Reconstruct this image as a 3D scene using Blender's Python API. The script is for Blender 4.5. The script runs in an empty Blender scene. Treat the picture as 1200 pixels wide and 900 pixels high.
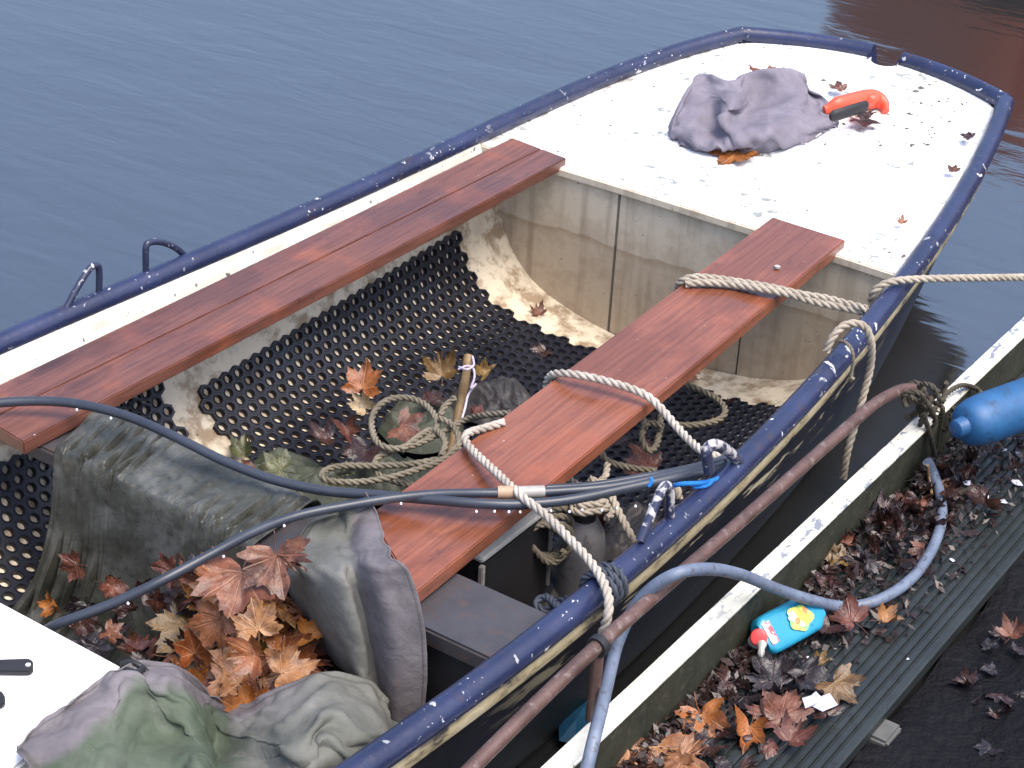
import bpy, bmesh, math, random
from math import sin, cos, pi, sqrt, radians
from mathutils import Vector, Matrix, noise
import numpy as np
random.seed(7)
S = bpy.context.scene
C = S.collection

# ------------------------------------------------------------------ camera
HC = 2.1                                    # lens height above the gunwale (gunwale amidships is z = 0)
F_PX = 2200.1                               # focal length in pixels of a 1200 x 900 frame
CAM = Vector((2.23439, 0.0, 2.1))
FWD = Vector((-0.47539584, 0.73024216, -0.49065792))
RGT = Vector((0.82149753, 0.56805995, 0.0494944))
UPV = Vector((-0.31486601, 0.37954484, 0.86994547))
cd = bpy.data.cameras.new('camera')
cam = bpy.data.objects.new('camera', cd)
C.objects.link(cam)
cd.sensor_width = 36.0
cd.lens = 36.0 * F_PX / 1200.0
cd.clip_start = 0.05
cd.clip_end = 3000
M = Matrix((RGT, UPV, -FWD)).transposed().to_4x4()
M.translation = CAM
cam.matrix_world = M
S.camera = cam

# ------------------------------------------------------------------ sky, sun, exposure (bright overcast day)
SUN_EL, SUN_AZ = radians(66), radians(98)  # azimuth from +y towards +x
w = bpy.data.worlds.new('World')
S.world = w
w.use_nodes = True
nt = w.node_tree
nt.nodes.clear()
sky = nt.nodes.new('ShaderNodeTexSky')
sky.sky_type = 'NISHITA'
sky.sun_disc = False
sky.sun_elevation = SUN_EL
sky.sun_rotation = SUN_AZ
sky.altitude = 0
sky.air_density = 1.0
sky.dust_density = 5.0
sky.ozone_density = 3.0
bg = nt.nodes.new('ShaderNodeBackground')
bg.inputs['Strength'].default_value = 0.15
wo = nt.nodes.new('ShaderNodeOutputWorld')
nt.links.new(sky.outputs[0], bg.inputs[0])
nt.links.new(bg.outputs[0], wo.inputs[0])
sl = bpy.data.lights.new('sun', 'SUN')
sl.energy = 1.0
sl.angle = radians(40)
sl.color = (1.0, 0.92, 0.80)
so = bpy.data.objects.new('sun', sl)
C.objects.link(so)
sd = Vector((sin(SUN_AZ) * cos(SUN_EL), cos(SUN_AZ) * cos(SUN_EL), sin(SUN_EL)))
so.rotation_euler = sd.to_track_quat('Z', 'Y').to_euler()
S.view_settings.view_transform = 'Standard'
S.view_settings.look = 'None'
S.view_settings.exposure = 1.3
S.view_settings.gamma = 1.0
S.render.engine = 'CYCLES'
S.cycles.max_bounces = 6
S.cycles.use_denoising = True


# ------------------------------------------------------------------ surveying: photo point + known plane -> place in the world
def ray(px, py):
    return FWD * F_PX + RGT * (px - 600) - UPV * (py - 450)


def P(px, py, z):
    d = ray(px, py)
    return CAM + d * ((z - CAM.z) / d.z)


def PX(px, py, x):
    d = ray(px, py)
    return CAM + d * ((x - CAM.x) / d.x)


def PY(px, py, y):
    d = ray(px, py)
    return CAM + d * ((y - CAM.y) / d.y)


# ------------------------------------------------------------------ mesh helpers
def lerp(a, b, t):
    return a + (b - a) * t


def smooth01(t):
    t = max(0.0, min(1.0, t))
    return t * t * (3 - 2 * t)


def catmull(pts, n=8, closed=False):
    pts = [Vector(p) for p in pts]
    out = []
    m = len(pts)
    rng = range(m if closed else m - 1)
    for i in rng:
        if closed:
            p0, p1, p2, p3 = pts[i - 1], pts[i], pts[(i + 1) % m], pts[(i + 2) % m]
        else:
            p1, p2 = pts[i], pts[i + 1]
            p0 = pts[i - 1] if i > 0 else p1 * 2 - p2
            p3 = pts[i + 2] if i + 2 < m else p2 * 2 - p1
        for k in range(n):
            t = k / n
            out.append(0.5 * ((2 * p1) + (p2 - p0) * t + (2 * p0 - 5 * p1 + 4 * p2 - p3) * t * t
                              + (3 * p1 - p0 - 3 * p2 + p3) * t ** 3))
    if not closed:
        out.append(pts[-1].copy())
    return out


def resample(path, step):
    L = [0.0]
    for a, b in zip(path, path[1:]):
        L.append(L[-1] + (b - a).length)
    n = max(2, int(L[-1] / step) + 1)
    out = []
    j = 0
    for i in range(n):
        s = L[-1] * i / (n - 1)
        while j < len(L) - 2 and L[j + 1] < s:
            j += 1
        d = L[j + 1] - L[j]
        out.append(path[j].lerp(path[j + 1], 0 if d < 1e-9 else (s - L[j]) / d))
    return out


def frames(path):
    n = len(path)
    T = []
    for i in range(n):
        t = path[min(i + 1, n - 1)] - path[max(i - 1, 0)]
        T.append(t.normalized() if t.length > 1e-9 else Vector((0, 0, 1)))
    up = Vector((0, 0, 1)) if abs(T[0].z) < 0.9 else Vector((1, 0, 0))
    N = (up - T[0] * up.dot(T[0])).normalized()
    out = []
    for i in range(n):
        N = N - T[i] * N.dot(T[i])
        N = N.normalized() if N.length > 1e-6 else T[i].orthogonal().normalized()
        out.append((T[i], N, T[i].cross(N)))
    return out


class MB:
    def __init__(self):
        self.v = []
        self.f = []
        self.m = []
        self.uv = {}

    def vert(self, p):
        self.v.append(tuple(p))
        return len(self.v) - 1

    def face(self, ids, m=0):
        self.f.append(tuple(ids))
        self.m.append(m)

    def grid(self, rows, m=0, closed_u=False):
        """rows: list of rows of points"""
        ids = [[self.vert(p) for p in r] for r in rows]
        for a, b in zip(ids, ids[1:]):
            n = len(a)
            for i in range(n if closed_u else n - 1):
                j = (i + 1) % n
                self.face((a[i], a[j], b[j], b[i]), m)
        return ids

    def tube(self, path, r, n=10, caps=True, m=0, closed=False, squash=1.0):
        fr = frames(path)
        rows = []
        for i, p in enumerate(path):
            rr = r(i / (len(path) - 1)) if callable(r) else r
            T, N, B = fr[i]
            rows.append([p + N * (cos(2 * pi * k / n) * rr) + B * (sin(2 * pi * k / n) * rr * squash) for k in range(n)])
        ids = self.grid(rows, m, True)
        if closed:
            a, b = ids[-1], ids[0]
            for i in range(n):
                self.face((a[i], a[(i + 1) % n], b[(i + 1) % n], b[i]), m)
        elif caps:
            self.face(tuple(reversed(ids[0])), m)
            self.face(tuple(ids[-1]), m)

    def box(self, c, sx, sy, sz, ax=None, m=0):
        c = Vector(c)
        X, Y, Z = ax if ax else (Vector((1, 0, 0)), Vector((0, 1, 0)), Vector((0, 0, 1)))
        q = [c + X * (a * sx / 2) + Y * (b * sy / 2) + Z * (d * sz / 2) for d in (-1, 1) for a, b in ((-1, -1), (1, -1), (1, 1), (-1, 1))]
        i = [self.vert(p) for p in q]
        for f in ((3, 2, 1, 0), (4, 5, 6, 7), (0, 1, 5, 4), (1, 2, 6, 5), (2, 3, 7, 6), (3, 0, 4, 7)):
            self.face([i[k] for k in f], m)

    def prism(self, top, th, m=0):
        """top: polygon (ccw from above), extruded down by th"""
        a = [self.vert(p) for p in top]
        b = [self.vert(Vector(p) - Vector((0, 0, th))) for p in top]
        self.face(a, m)
        self.face(tuple(reversed(b)), m)
        n = len(a)
        for i in range(n):
            j = (i + 1) % n
            self.face((a[i], b[i], b[j], a[j]), m)

    def lathe(self, base, axis, prof, n=20, m=0, sx=1.0, ref=None):
        axis = Vector(axis).normalized()
        N = Vector(ref) if ref else axis.orthogonal()
        N = (N - axis * N.dot(axis)).normalized()
        B = axis.cross(N)
        rows = []
        for r, h in prof:
            rows.append([Vector(base) + axis * h + N * (cos(2 * pi * k / n) * r) + B * (sin(2 * pi * k / n) * r * sx) for k in range(n)])
        ids = self.grid(rows, m, True)
        self.face(tuple(reversed(ids[0])), m)
        self.face(tuple(ids[-1]), m)

    def build(self, name, mats, parent=None, smooth=True, bevel=0.0, seg=2, sharp=40, recalc=True, loc=None):
        me = bpy.data.meshes.new(name)
        vv = self.v
        if loc is not None:
            vv = [(a - loc[0], b - loc[1], c - loc[2]) for a, b, c in vv]
        me.from_pydata(vv, [], self.f)
        if not isinstance(mats, (list, tuple)):
            mats = [mats]
        for m in mats:
            me.materials.append(m)
        if len(mats) > 1:
            me.polygons.foreach_set('material_index', self.m)
        bm = bmesh.new()
        bm.from_mesh(me)
        if recalc:
            bmesh.ops.recalc_face_normals(bm, faces=bm.faces)
        if bevel > 0:
            es = [e for e in bm.edges if len(e.link_faces) == 2 and e.calc_face_angle(0) > radians(sharp)]
            bmesh.ops.bevel(bm, geom=es, offset=bevel, segments=seg, affect='EDGES', clamp_overlap=True)
        if smooth:
            for f in bm.faces:
                f.smooth = True
            for e in bm.edges:
                if len(e.link_faces) == 2 and e.calc_face_angle(0) > radians(sharp):
                    e.smooth = False
        bm.to_mesh(me)
        bm.free()
        o = bpy.data.objects.new(name, me)
        C.objects.link(o)
        if parent:
            o.parent = parent
            o.matrix_parent_inverse = Matrix.Translation(-parent.location)
        if loc is not None:
            o.location = loc
        return o


def thing(name, loc, label, cat, group=None):
    o = bpy.data.objects.new(name, None)
    C.objects.link(o)
    o.location = loc
    o.empty_display_size = 0.05
    return tag(o, label, cat, group)


def tag(o, label=None, cat=None, group=None, kind=None):
    if label:
        o['label'] = label
    if cat:
        o['category'] = cat
    if group:
        o['group'] = group
    if kind:
        o['kind'] = kind
    return o


def ctr(pts):
    c = Vector((0, 0, 0))
    for p in pts:
        c += Vector(p)
    return c / len(pts)


# ------------------------------------------------------------------ material helper
class Mat:
    def __init__(self, name):
        self.m = bpy.data.materials.new(name)
        self.m.use_nodes = True
        self.nt = self.m.node_tree
        self.b = self.nt.nodes['Principled BSDF']
        self.out = self.nt.nodes['Material Output']
        self.tc = self.nt.nodes.new('ShaderNodeTexCoord')

    def link(self, a, b):
        self.nt.links.new(a, b)

    def coord(self, kind='Object', scale=(1, 1, 1), rot=(0, 0, 0), loc=(0, 0, 0)):
        mp = self.nt.nodes.new('ShaderNodeMapping')
        mp.inputs['Scale'].default_value = scale
        mp.inputs['Rotation'].default_value = rot
        mp.inputs['Location'].default_value = loc
        if kind == 'World':
            g = self.nt.nodes.new('ShaderNodeNewGeometry')
            self.link(g.outputs['Position'], mp.inputs[0])
        else:
            self.link(self.tc.outputs[kind], mp.inputs[0])
        return mp.outputs[0]

    def noise(self, co, scale, detail=4, rough=0.55, dist=0.0, color=False):
        n = self.nt.nodes.new('ShaderNodeTexNoise')
        n.inputs['Scale'].default_value = scale
        n.inputs['Detail'].default_value = detail
        n.inputs['Roughness'].default_value = rough
        n.inputs['Distortion'].default_value = dist
        self.link(co, n.inputs['Vector'])
        return n.outputs['Color' if color else 'Fac']

    def voro(self, co, scale, feature='F1', out='Distance', rand=1.0):
        n = self.nt.nodes.new('ShaderNodeTexVoronoi')
        n.feature = feature
        n.inputs['Scale'].default_value = scale
        n.inputs['Randomness'].default_value = rand
        self.link(co, n.inputs['Vector'])
        return n.outputs[out]

    def wave(self, co, scale, dist=0, detail=2, dscale=1, direction='X', rough=0.5):
        n = self.nt.nodes.new('ShaderNodeTexWave')
        n.bands_direction = direction
        n.inputs['Scale'].default_value = scale
        n.inputs['Distortion'].default_value = dist
        n.inputs['Detail'].default_value = detail
        n.inputs['Detail Scale'].default_value = dscale
        n.inputs['Detail Roughness'].default_value = rough
        self.link(co, n.inputs['Vector'])
        return n.outputs['Fac']

    def ramp(self, fac, stops, interp='LINEAR'):
        n = self.nt.nodes.new('ShaderNodeValToRGB')
        n.color_ramp.interpolation = interp
        el = n.color_ramp.elements
        while len(el) < len(stops):
            el.new(0.5)
        for e, (p, c) in zip(el, stops):
            e.position = p
            e.color = (c, c, c, 1) if isinstance(c, (int, float)) else (*c, 1)
        self.link(fac, n.inputs[0])
        return n.outputs[0]

    def mix(self, fac, a, b, blend='MIX'):
        n = self.nt.nodes.new('ShaderNodeMix')
        n.data_type = 'RGBA'
        n.blend_type = blend
        for v, s in ((fac, n.inputs[0]), (a, n.inputs[6]), (b, n.inputs[7])):
            if isinstance(v, (int, float)):
                s.default_value = v if s == n.inputs[0] else (v, v, v, 1)
            elif isinstance(v, tuple):
                s.default_value = (*v, 1)
            else:
                self.link(v, s)
        return n.outputs[2]

    def math(self, op, a, b=0.0, c=None, clamp=False):
        n = self.nt.nodes.new('ShaderNodeMath')
        n.operation = op
        n.use_clamp = clamp
        for v, s in zip((a, b) if c is None else (a, b, c), n.inputs):
            if isinstance(v, (int, float)):
                s.default_value = v
            else:
                self.link(v, s)
        return n.outputs[0]

    def sep(self, co):
        n = self.nt.nodes.new('ShaderNodeSeparateXYZ')
        self.link(co, n.inputs[0])
        return n.outputs

    def rnd(self):
        n = self.nt.nodes.new('ShaderNodeObjectInfo')
        return n.outputs['Random']

    def bump(self, h, strength=0.3, dist=0.01, prev=None):
        n = self.nt.nodes.new('ShaderNodeBump')
        n.inputs['Strength'].default_value = strength
        n.inputs['Distance'].default_value = dist
        self.link(h, n.inputs['Height'])
        if prev:
            self.link(prev, n.inputs['Normal'])
        return n.outputs[0]

    def set(self, color=None, rough=None, normal=None, metal=None, spec=None, **kw):
        for key, v in (('Base Color', color), ('Roughness', rough), ('Normal', normal), ('Metallic', metal), ('Specular IOR Level', spec)):
            if v is None:
                continue
            if isinstance(v, tuple):
                self.b.inputs[key].default_value = (*v, 1)
            elif isinstance(v, (int, float)):
                self.b.inputs[key].default_value = v
            else:
                self.link(v, self.b.inputs[key])
        for k, v in kw.items():
            self.b.inputs[k].default_value = v
        return self.m


def m_blotch(name, a, b, scale=8, rough=0.5, bs=60, bump=0.15, bd=0.004, c=None, kind='World', r2=None, spec=None):
    q = Mat(name)
    co = q.coord(kind)
    n1 = q.noise(co, scale, 6, 0.6)
    col = q.ramp(n1, [(0.3, a), (0.7, b)])
    if c:
        col = q.mix(q.ramp(q.noise(co, scale * 3.1, 5, 0.6), [(0.55, 0.0), (0.68, 1.0)]), col, c)
    n2 = q.noise(co, bs, 5, 0.6)
    rr = rough if r2 is None else q.ramp(n1, [(0.35, rough), (0.65, r2)])
    return q.set(col, rr, q.bump(n2, bump, bd), spec=spec)


# water
q = Mat('canal_water')
co2 = q.coord('World', scale=(2.6, 8.0, 1), rot=(0, 0, radians(-24)))
n1 = q.noise(co2, 1.2, 3, 0.5, 0.4)
co3 = q.coord('World', scale=(1.0, 2.6, 1), rot=(0, 0, radians(4)))
n2 = q.noise(co3, 0.9, 2, 0.5, 0.3)
h = q.math('ADD', q.math('MULTIPLY', n1, 0.42), q.math('MULTIPLY', n2, 0.7))
WATER = q.set((0.017, 0.0175, 0.018), 0.1, q.bump(h, 0.15, 0.06), IOR=2.9)

# gunwale paint: navy blue gloss, chipped and scuffed
q = Mat('navy_gunwale_paint')
co = q.coord('World')
base = q.ramp(q.noise(co, 6, 4), [(0.35, (0.013, 0.018, 0.05)), (0.7, (0.022, 0.031, 0.085))])
chip = q.ramp(q.noise(co, 34, 3, 0.5, 0.4), [(0.66, 0.0), (0.685, 1.0)])
zone = q.ramp(q.noise(co, 3.1, 2), [(0.45, 0.0), (0.62, 1.0)])
rust = q.ramp(q.noise(co, 22, 5, 0.65), [(0.6, 0.0), (0.68, 1.0)])
base = q.mix(q.math('MULTIPLY', rust, 0.55), base, (0.05, 0.028, 0.025))
col = q.mix(q.math('MULTIPLY', chip, zone), base, (0.62, 0.63, 0.62))
spk = q.ramp(q.noise(q.coord('World', scale=(1, .7, 1)), 88, 3, 0.6), [(0.66, 0.0), (0.69, 1.0)])
spz = q.ramp(q.noise(co, 5, 3), [(0.5, 0.0), (0.6, 1.0)])
col = q.mix(q.math('MULTIPLY', spk, spz), col, (0.75, 0.75, 0.75))
NAVY = q.set(col, q.ramp(q.noise(co, 14, 4), [(0.3, 0.22), (0.7, 0.42)]), q.bump(q.noise(co, 40, 5, 0.6), 0.35, 0.004))

# chipped hoops
q = Mat('chipped_hoop_paint')
co = q.coord('World')
chip = q.ramp(q.noise(co, 38, 4, 0.6, 0.3), [(0.53, 0.0), (0.58, 1.0)])
col = q.mix(chip, (0.03, 0.035, 0.075), (0.45, 0.43, 0.42))
HOOP = q.set(col, 0.35, q.bump(q.noise(co, 60, 5), 0.4, 0.003))
q = Mat('dark_hoop_paint')
co = q.coord('World')
chip = q.ramp(q.noise(co, 42, 4, 0.6, 0.3), [(0.62, 0.0), (0.66, 1.0)])
col = q.mix(chip, (0.022, 0.028, 0.06), (0.4, 0.4, 0.42))
HOOPD = q.set(col, 0.3, q.bump(q.noise(co, 60, 5), 0.4, 0.003))

# outer hull: black navy, scraped to cream in long streaks below the rubbing strake
q = Mat('scraped_dark_hull')
co = q.coord('World', scale=(1, 1, 1))
st = q.coord('World', scale=(9, 1.3, 9), rot=(radians(6), 0, 0))
x, y, z = q.sep(q.coord('World'))
scr = q.ramp(q.noise(st, 3.2, 5, 0.62), [(0.55, 0.0), (0.6, 1.0)])
zz = q.ramp(q.math('ADD', q.math('MULTIPLY', z, 4.2), 1.0), [(0.3, 0.0), (0.55, 1.0)])
yz = q.ramp(q.math('MULTIPLY', y, 0.2), [(0.44, 0.0), (0.5, 0.55), (0.63, 1.0), (0.74, 1.0), (0.82, 0.0)])
fac = q.math('MULTIPLY', q.math('MULTIPLY', scr, zz), yz)
base = q.ramp(q.noise(co, 7, 5), [(0.3, (0.006, 0.006, 0.010)), (0.7, (0.013, 0.012, 0.017))])
alg = q.math('MULTIPLY', q.ramp(q.math('ADD', z, 0.5), [(0.12, 1.0), (0.36, 0.0)]), q.ramp(q.noise(co, 5, 5), [(0.3, 0.3), (0.7, 1.0)]))
base = q.mix(alg, base, (0.017, 0.026, 0.017))
col = q.mix(fac, base, (0.42, 0.37, 0.24))
HULL = q.set(col, 0.45, q.bump(q.noise(st, 9, 5), 0.3, 0.004), spec=0.3)

q = Mat('cream_strake')
co = q.coord('World', scale=(3, 1, 3))
d = q.ramp(q.noise(co, 9, 6, 0.65), [(0.38, (0.03, 0.026, 0.025)), (0.5, (0.30, 0.25, 0.15)), (0.75, (0.46, 0.41, 0.29))])
STRAKE = q.set(d, 0.5, q.bump(q.noise(co, 40, 4), 0.3, 0.003))


def stained(name, hi, lo, line, blots=0.8):
    """cream gelcoat with a second tone (brown bilge stain on the bulkhead) below an old water line"""
    q = Mat(name)
    co = q.coord('World')
    x, y, z = q.sep(co)
    n = q.noise(co, 5, 5, 0.6)
    zz = q.math('ADD', z, q.math('MULTIPLY', q.math('SUBTRACT', n, 0.5), 0.06))
    f = q.ramp(q.math('ADD', q.math('MULTIPLY', zz, 2.0), 1.0), [(line - 0.42, 0.72), (line - 0.05, 0.55), (line, 0.85), (line + 0.012, 0.25), (line + 0.25, 0.05)])
    drip = q.noise(q.coord('World', scale=(22, 22, 1.5)), 1.0, 4, 0.6)
    blot = q.noise(co, 16, 6, 0.66)
    col = q.mix(f, hi, lo)
    col = q.mix(q.ramp(drip, [(0.5, 0.0), (0.75, 0.5)]), col, (0.14, 0.09, 0.05))
    col = q.mix(q.ramp(blot, [(0.47, 0.0), (0.6, blots)]), col, (0.20, 0.125, 0.065))
    spk = q.ramp(q.noise(co, 60, 3, 0.6), [(0.68, 0.0), (0.74, 0.8)])
    col = q.mix(spk, col, (0.035, 0.025, 0.02))
    return q.set(col, 0.5, q.bump(q.noise(co, 70, 4), 0.15, 0.003))


LINING = stained('stained_cream_lining', (0.64, 0.55, 0.40), (0.60, 0.53, 0.41), 0.62)  # lower tone kept pale: wet sky reflection through the mat holes put into colour
BULKM = stained('stained_bulkhead', (0.66, 0.57, 0.44), (0.36, 0.27, 0.18), 0.66, 0.22)

q = Mat('white_deck_paint')
co = q.coord('World')
a = q.noise(co, 4, 5, 0.6)
col = q.ramp(a, [(0.3, (0.76, 0.76, 0.75)), (0.7, (0.82, 0.82, 0.82))])
sm = q.math('MULTIPLY', q.ramp(q.noise(co, 26, 6, 0.75, 0.6), [(0.52, 0.0), (0.58, 1.0)]), q.ramp(q.noise(q.coord('World', loc=(3.1, 1.7, 0)), 4.2, 3), [(0.51, 0.0), (0.58, 1.0)]))
col = q.mix(q.math('MULTIPLY', sm, 0.95), col, (0.20, 0.22, 0.20))
sm2 = q.math('MULTIPLY', q.ramp(q.noise(co, 48, 5, 0.75, 1.2), [(0.56, 0.0), (0.60, 1.0)]), q.ramp(q.noise(q.coord('World', loc=(8.1, 4.4, 0)), 3.0, 2), [(0.50, 0.0), (0.58, 1.0)]))
col = q.mix(q.math('MULTIPLY', sm2, 0.85), col, (0.12, 0.125, 0.11))
x, y, z = q.sep(co)
edge = q.math('SUBTRACT', q.math('ABSOLUTE', x), q.math('SUBTRACT', 0.655, q.math('MULTIPLY', q.math('POWER', q.math('MAXIMUM', q.math('SUBTRACT', y, 4.2), 0.0), 1.4), 0.15)))
grime = q.math('MULTIPLY', q.ramp(q.math('ADD', q.math('MULTIPLY', edge, 8.0), 0.6), [(0.3, 0.0), (0.62, 1.0)]), q.ramp(q.noise(q.coord('World', scale=(2, 1, 1)), 14, 6, 0.7), [(0.45, 0.0), (0.62, 0.9)]))
col = q.mix(grime, col, (0.24, 0.23, 0.19))
WHITE = q.set(col, 0.45, q.bump(q.noise(co, 90, 3), 0.1, 0.002))

q = Mat('white_locker_paint')
co = q.coord('World')
col = q.ramp(q.noise(co, 7, 5, 0.6), [(0.3, (0.78, 0.78, 0.78)), (0.7, (0.82, 0.82, 0.82))])
WHITE2 = q.set(col, 0.4, q.bump(q.noise(co, 90, 3), 0.1, 0.002))

q = Mat('white_flange_paint')
co = q.coord('World')
col = q.ramp(q.noise(q.coord('World', scale=(5, 1, 5)), 7, 5, 0.6), [(0.3, (0.46, 0.45, 0.38)), (0.6, (0.66, 0.66, 0.60))])
spk = q.ramp(q.noise(co, 45, 3, 0.6), [(0.66, 0.0), (0.7, 0.9)])
col = q.mix(spk, col, (0.06, 0.05, 0.05))
FLANGE = q.set(col, 0.4, q.bump(q.noise(co, 70, 3), 0.15, 0.002))


def wood(name, a, b, c, ang=0.0, rough=(0.2, 0.42), seed=0.0):
    q = Mat(name)
    co = q.coord('World', scale=(26, 0.8, 26), rot=(0, 0, ang), loc=(seed, seed, 0))
    cw = q.coord('World', scale=(1, 0.09, 1), rot=(0, 0, ang), loc=(seed, seed, 0))
    g1 = q.noise(co, 2.6, 6, 0.62, 0.25)
    g2 = q.wave(cw, 16, 9, 3, 1.6, 'X', 0.6)
    n3 = q.noise(q.coord('World', loc=(seed, 0, 0)), 5, 4, 0.6)
    col = q.ramp(g1, [(0.22, a), (0.5, b), (0.85, c)])
    col = q.mix(q.math('MULTIPLY', q.ramp(g2, [(0.0, 1.0), (0.35, 0.0)]), 0.3), col, tuple(v * 0.45 for v in a))
    col = q.mix(q.ramp(n3, [(0.5, 0.0), (0.7, 0.5)]), col, (0.30, 0.085, 0.035))
    kv = q.voro(q.coord('World', scale=(1, .38, 0), rot=(0, 0, ang), loc=(seed + .3, 0, 0)), 5.5)
    kn = q.ramp(kv, [(0.05, 0.85), (0.12, 0.45), (0.17, 0.0), (0.2, 0.25), (0.23, 0.0)])
    col = q.mix(kn, col, tuple(v * 0.4 for v in a))
    wear = q.ramp(q.noise(q.coord('World', scale=(1, .4, 1), loc=(seed, 2, 0)), 9, 6, 0.7), [(0.62, 0.0), (0.7, 0.7)])
    col = q.mix(wear, col, (0.085, 0.035, 0.03))
    bits = q.ramp(q.noise(q.coord('World', loc=(seed, 5, 0)), 60, 3), [(0.74, 0.0), (0.76, 0.9)])
    col = q.mix(bits, col, (0.5, 0.45, 0.42))
    wet = q.noise(q.coord('World', scale=(1, .5, 1), loc=(seed, 9, 0)), 4.5, 4, 0.6)
    col = q.mix(q.ramp(wet, [(0.42, 0.45), (0.52, 0.0)]), col, tuple(v * 0.6 for v in a))
    return q.set(col, q.ramp(wet, [(0.4, rough[0]), (0.58, rough[1])]), q.bump(q.math('ADD', g1, q.math('MULTIPLY', n3, 0.6)), 0.22, 0.004),
                 spec=0.55)


PLANK_R = wood('varnished_red_plank', (0.14, 0.046, 0.026), (0.215, 0.075, 0.043), (0.28, 0.11, 0.066), radians(-3.3), (0.14, 0.36))
PLANK_L = wood('worn_red_plank', (0.085, 0.031, 0.021), (0.135, 0.05, 0.034), (0.19, 0.082, 0.06), 0.0, (0.16, 0.46), 3.0)

BENCH = m_blotch('dark_bench_paint', (0.035, 0.032, 0.034), (0.06, 0.056, 0.062), 9, 0.32, 80, 0.12, 0.003, (0.075, 0.05, 0.04))


def cloth_mat(name, a, b, c, rough=0.75, sc=5.0, dirt=(0.02, 0.015, 0.012), damt=0.5):
    q = Mat(name)
    co = q.coord('World')
    col = q.ramp(q.noise(co, sc, 5, 0.6, 0.4), [(0.3, a), (0.5, b), (0.7, c)])
    col = q.mix(q.math('MULTIPLY', q.ramp(q.noise(co, sc * 3.7, 6, 0.7), [(0.5, 0.0), (0.7, 1.0)]), damt), col, dirt)
    wv = q.noise(co, 420, 2)
    wr = q.noise(q.coord('World', scale=(1, 1, 0.6)), 28, 5, 0.62, 0.8)
    nb = q.bump(wv, 0.08, 0.001)
    return q.set(col, rough, q.bump(wr, 0.35, 0.012, nb), spec=0.35)


TARP_A = cloth_mat('wet_dirty_tarp', (0.026, 0.027, 0.021), (0.055, 0.057, 0.049), (0.115, 0.117, 0.11), 0.36, 8, (0.016, 0.015, 0.011), 0.75)
TARP_B = cloth_mat('green_grey_tarp', (0.075, 0.095, 0.07), (0.115, 0.135, 0.105), (0.17, 0.18, 0.165), 0.7, 4.5, (0.06, 0.055, 0.05), 0.35)
TARP_C = cloth_mat('pale_grey_tarp', (0.12, 0.125, 0.105), (0.165, 0.165, 0.15), (0.21, 0.205, 0.20), 0.7, 4.5, (0.06, 0.05, 0.04), 0.45)
TARP_L = cloth_mat('lilac_tarp_lining', (0.14, 0.125, 0.14), (0.19, 0.17, 0.19), (0.24, 0.215, 0.245), 0.7, 6, (0.07, 0.055, 0.05), 0.45)
BUNDLE = cloth_mat('purple_grey_cloth', (0.13, 0.118, 0.148), (0.17, 0.155, 0.19), (0.215, 0.20, 0.238), 0.72, 8, (0.10, 0.08, 0.09), 0.35)


def mixed_cloth(name, rules):
    """one cloth whose faded, mossy and lilac areas run into one another; areas given in the cloth's own UV"""
    q = Mat(name)
    uv = q.tc.outputs['UV']
    u, v, _ = q.sep(uv)
    co = q.coord('World')
    wob = q.math('MULTIPLY', q.math('SUBTRACT', q.noise(co, 9, 5, 0.6), 0.5), 0.28)
    col = None
    for a, b, c, axis_u, axis_v, off, soft in rules:
        base = q.ramp(q.noise(co, 5, 5, 0.6, 0.4), [(0.3, a), (0.5, b), (0.7, c)])
        if col is None:
            col = base
            continue
        t = q.math('ADD', q.math('ADD', q.math('MULTIPLY', u, axis_u), q.math('MULTIPLY', v, axis_v)), q.math('ADD', wob, off))
        col = q.mix(q.ramp(q.math('MULTIPLY', q.math('ADD', t, soft), 0.5 / soft), [(0.0, 0.0), (1.0, 1.0)]), col, base)
    col = q.mix(q.math('MULTIPLY', q.ramp(q.noise(co, 17, 6, 0.7), [(0.5, 0.0), (0.7, 1.0)]), 0.45), col, (0.05, 0.045, 0.04))
    eu = q.math('MINIMUM', u, q.math('SUBTRACT', 1.0, u))
    ev = q.math('MINIMUM', v, q.math('SUBTRACT', 1.0, v))
    hem = q.math('MINIMUM', eu, ev)
    line = q.ramp(hem, [(0.018, 0.0), (0.022, 0.6), (0.027, 0.6), (0.031, 0.0)])
    col = q.mix(line, col, (0.04, 0.04, 0.035))
    wv = q.noise(co, 420, 2)
    wr = q.noise(co, 30, 5, 0.62, 0.8)
    return q.set(col, 0.68, q.bump(wr, 0.35, 0.010, q.bump(wv, 0.1, 0.001)), spec=0.35)


G1 = ((0.042, 0.06, 0.038), (0.068, 0.088, 0.06), (0.115, 0.132, 0.105))
G2 = ((0.085, 0.09, 0.075), (0.125, 0.127, 0.114), (0.17, 0.168, 0.16))
G3 = ((0.10, 0.09, 0.098), (0.135, 0.122, 0.132), (0.175, 0.16, 0.172))
TARP_MIX = mixed_cloth('green_grey_lilac_tarp', [(*G1, 0, 0, 0, 1), (*G2, 1.0, 0.0, -0.57, 0.04), (*G3, -0.5, -1.0, 0.40, 0.05)])
CLOTH_MIX = mixed_cloth('grey_lilac_cloth', [(*G2, 0, 0, 0, 1), (*G3, 1.0, 0.06, -0.64, 0.03)])
RAG = cloth_mat('black_rag_cloth', (0.018, 0.018, 0.02), (0.03, 0.028, 0.03), (0.05, 0.045, 0.045), 0.55, 12)
RAG_G = cloth_mat('dark_green_rag_cloth', (0.035, 0.045, 0.03), (0.055, 0.065, 0.045), (0.085, 0.09, 0.07), 0.6, 12)

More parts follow.
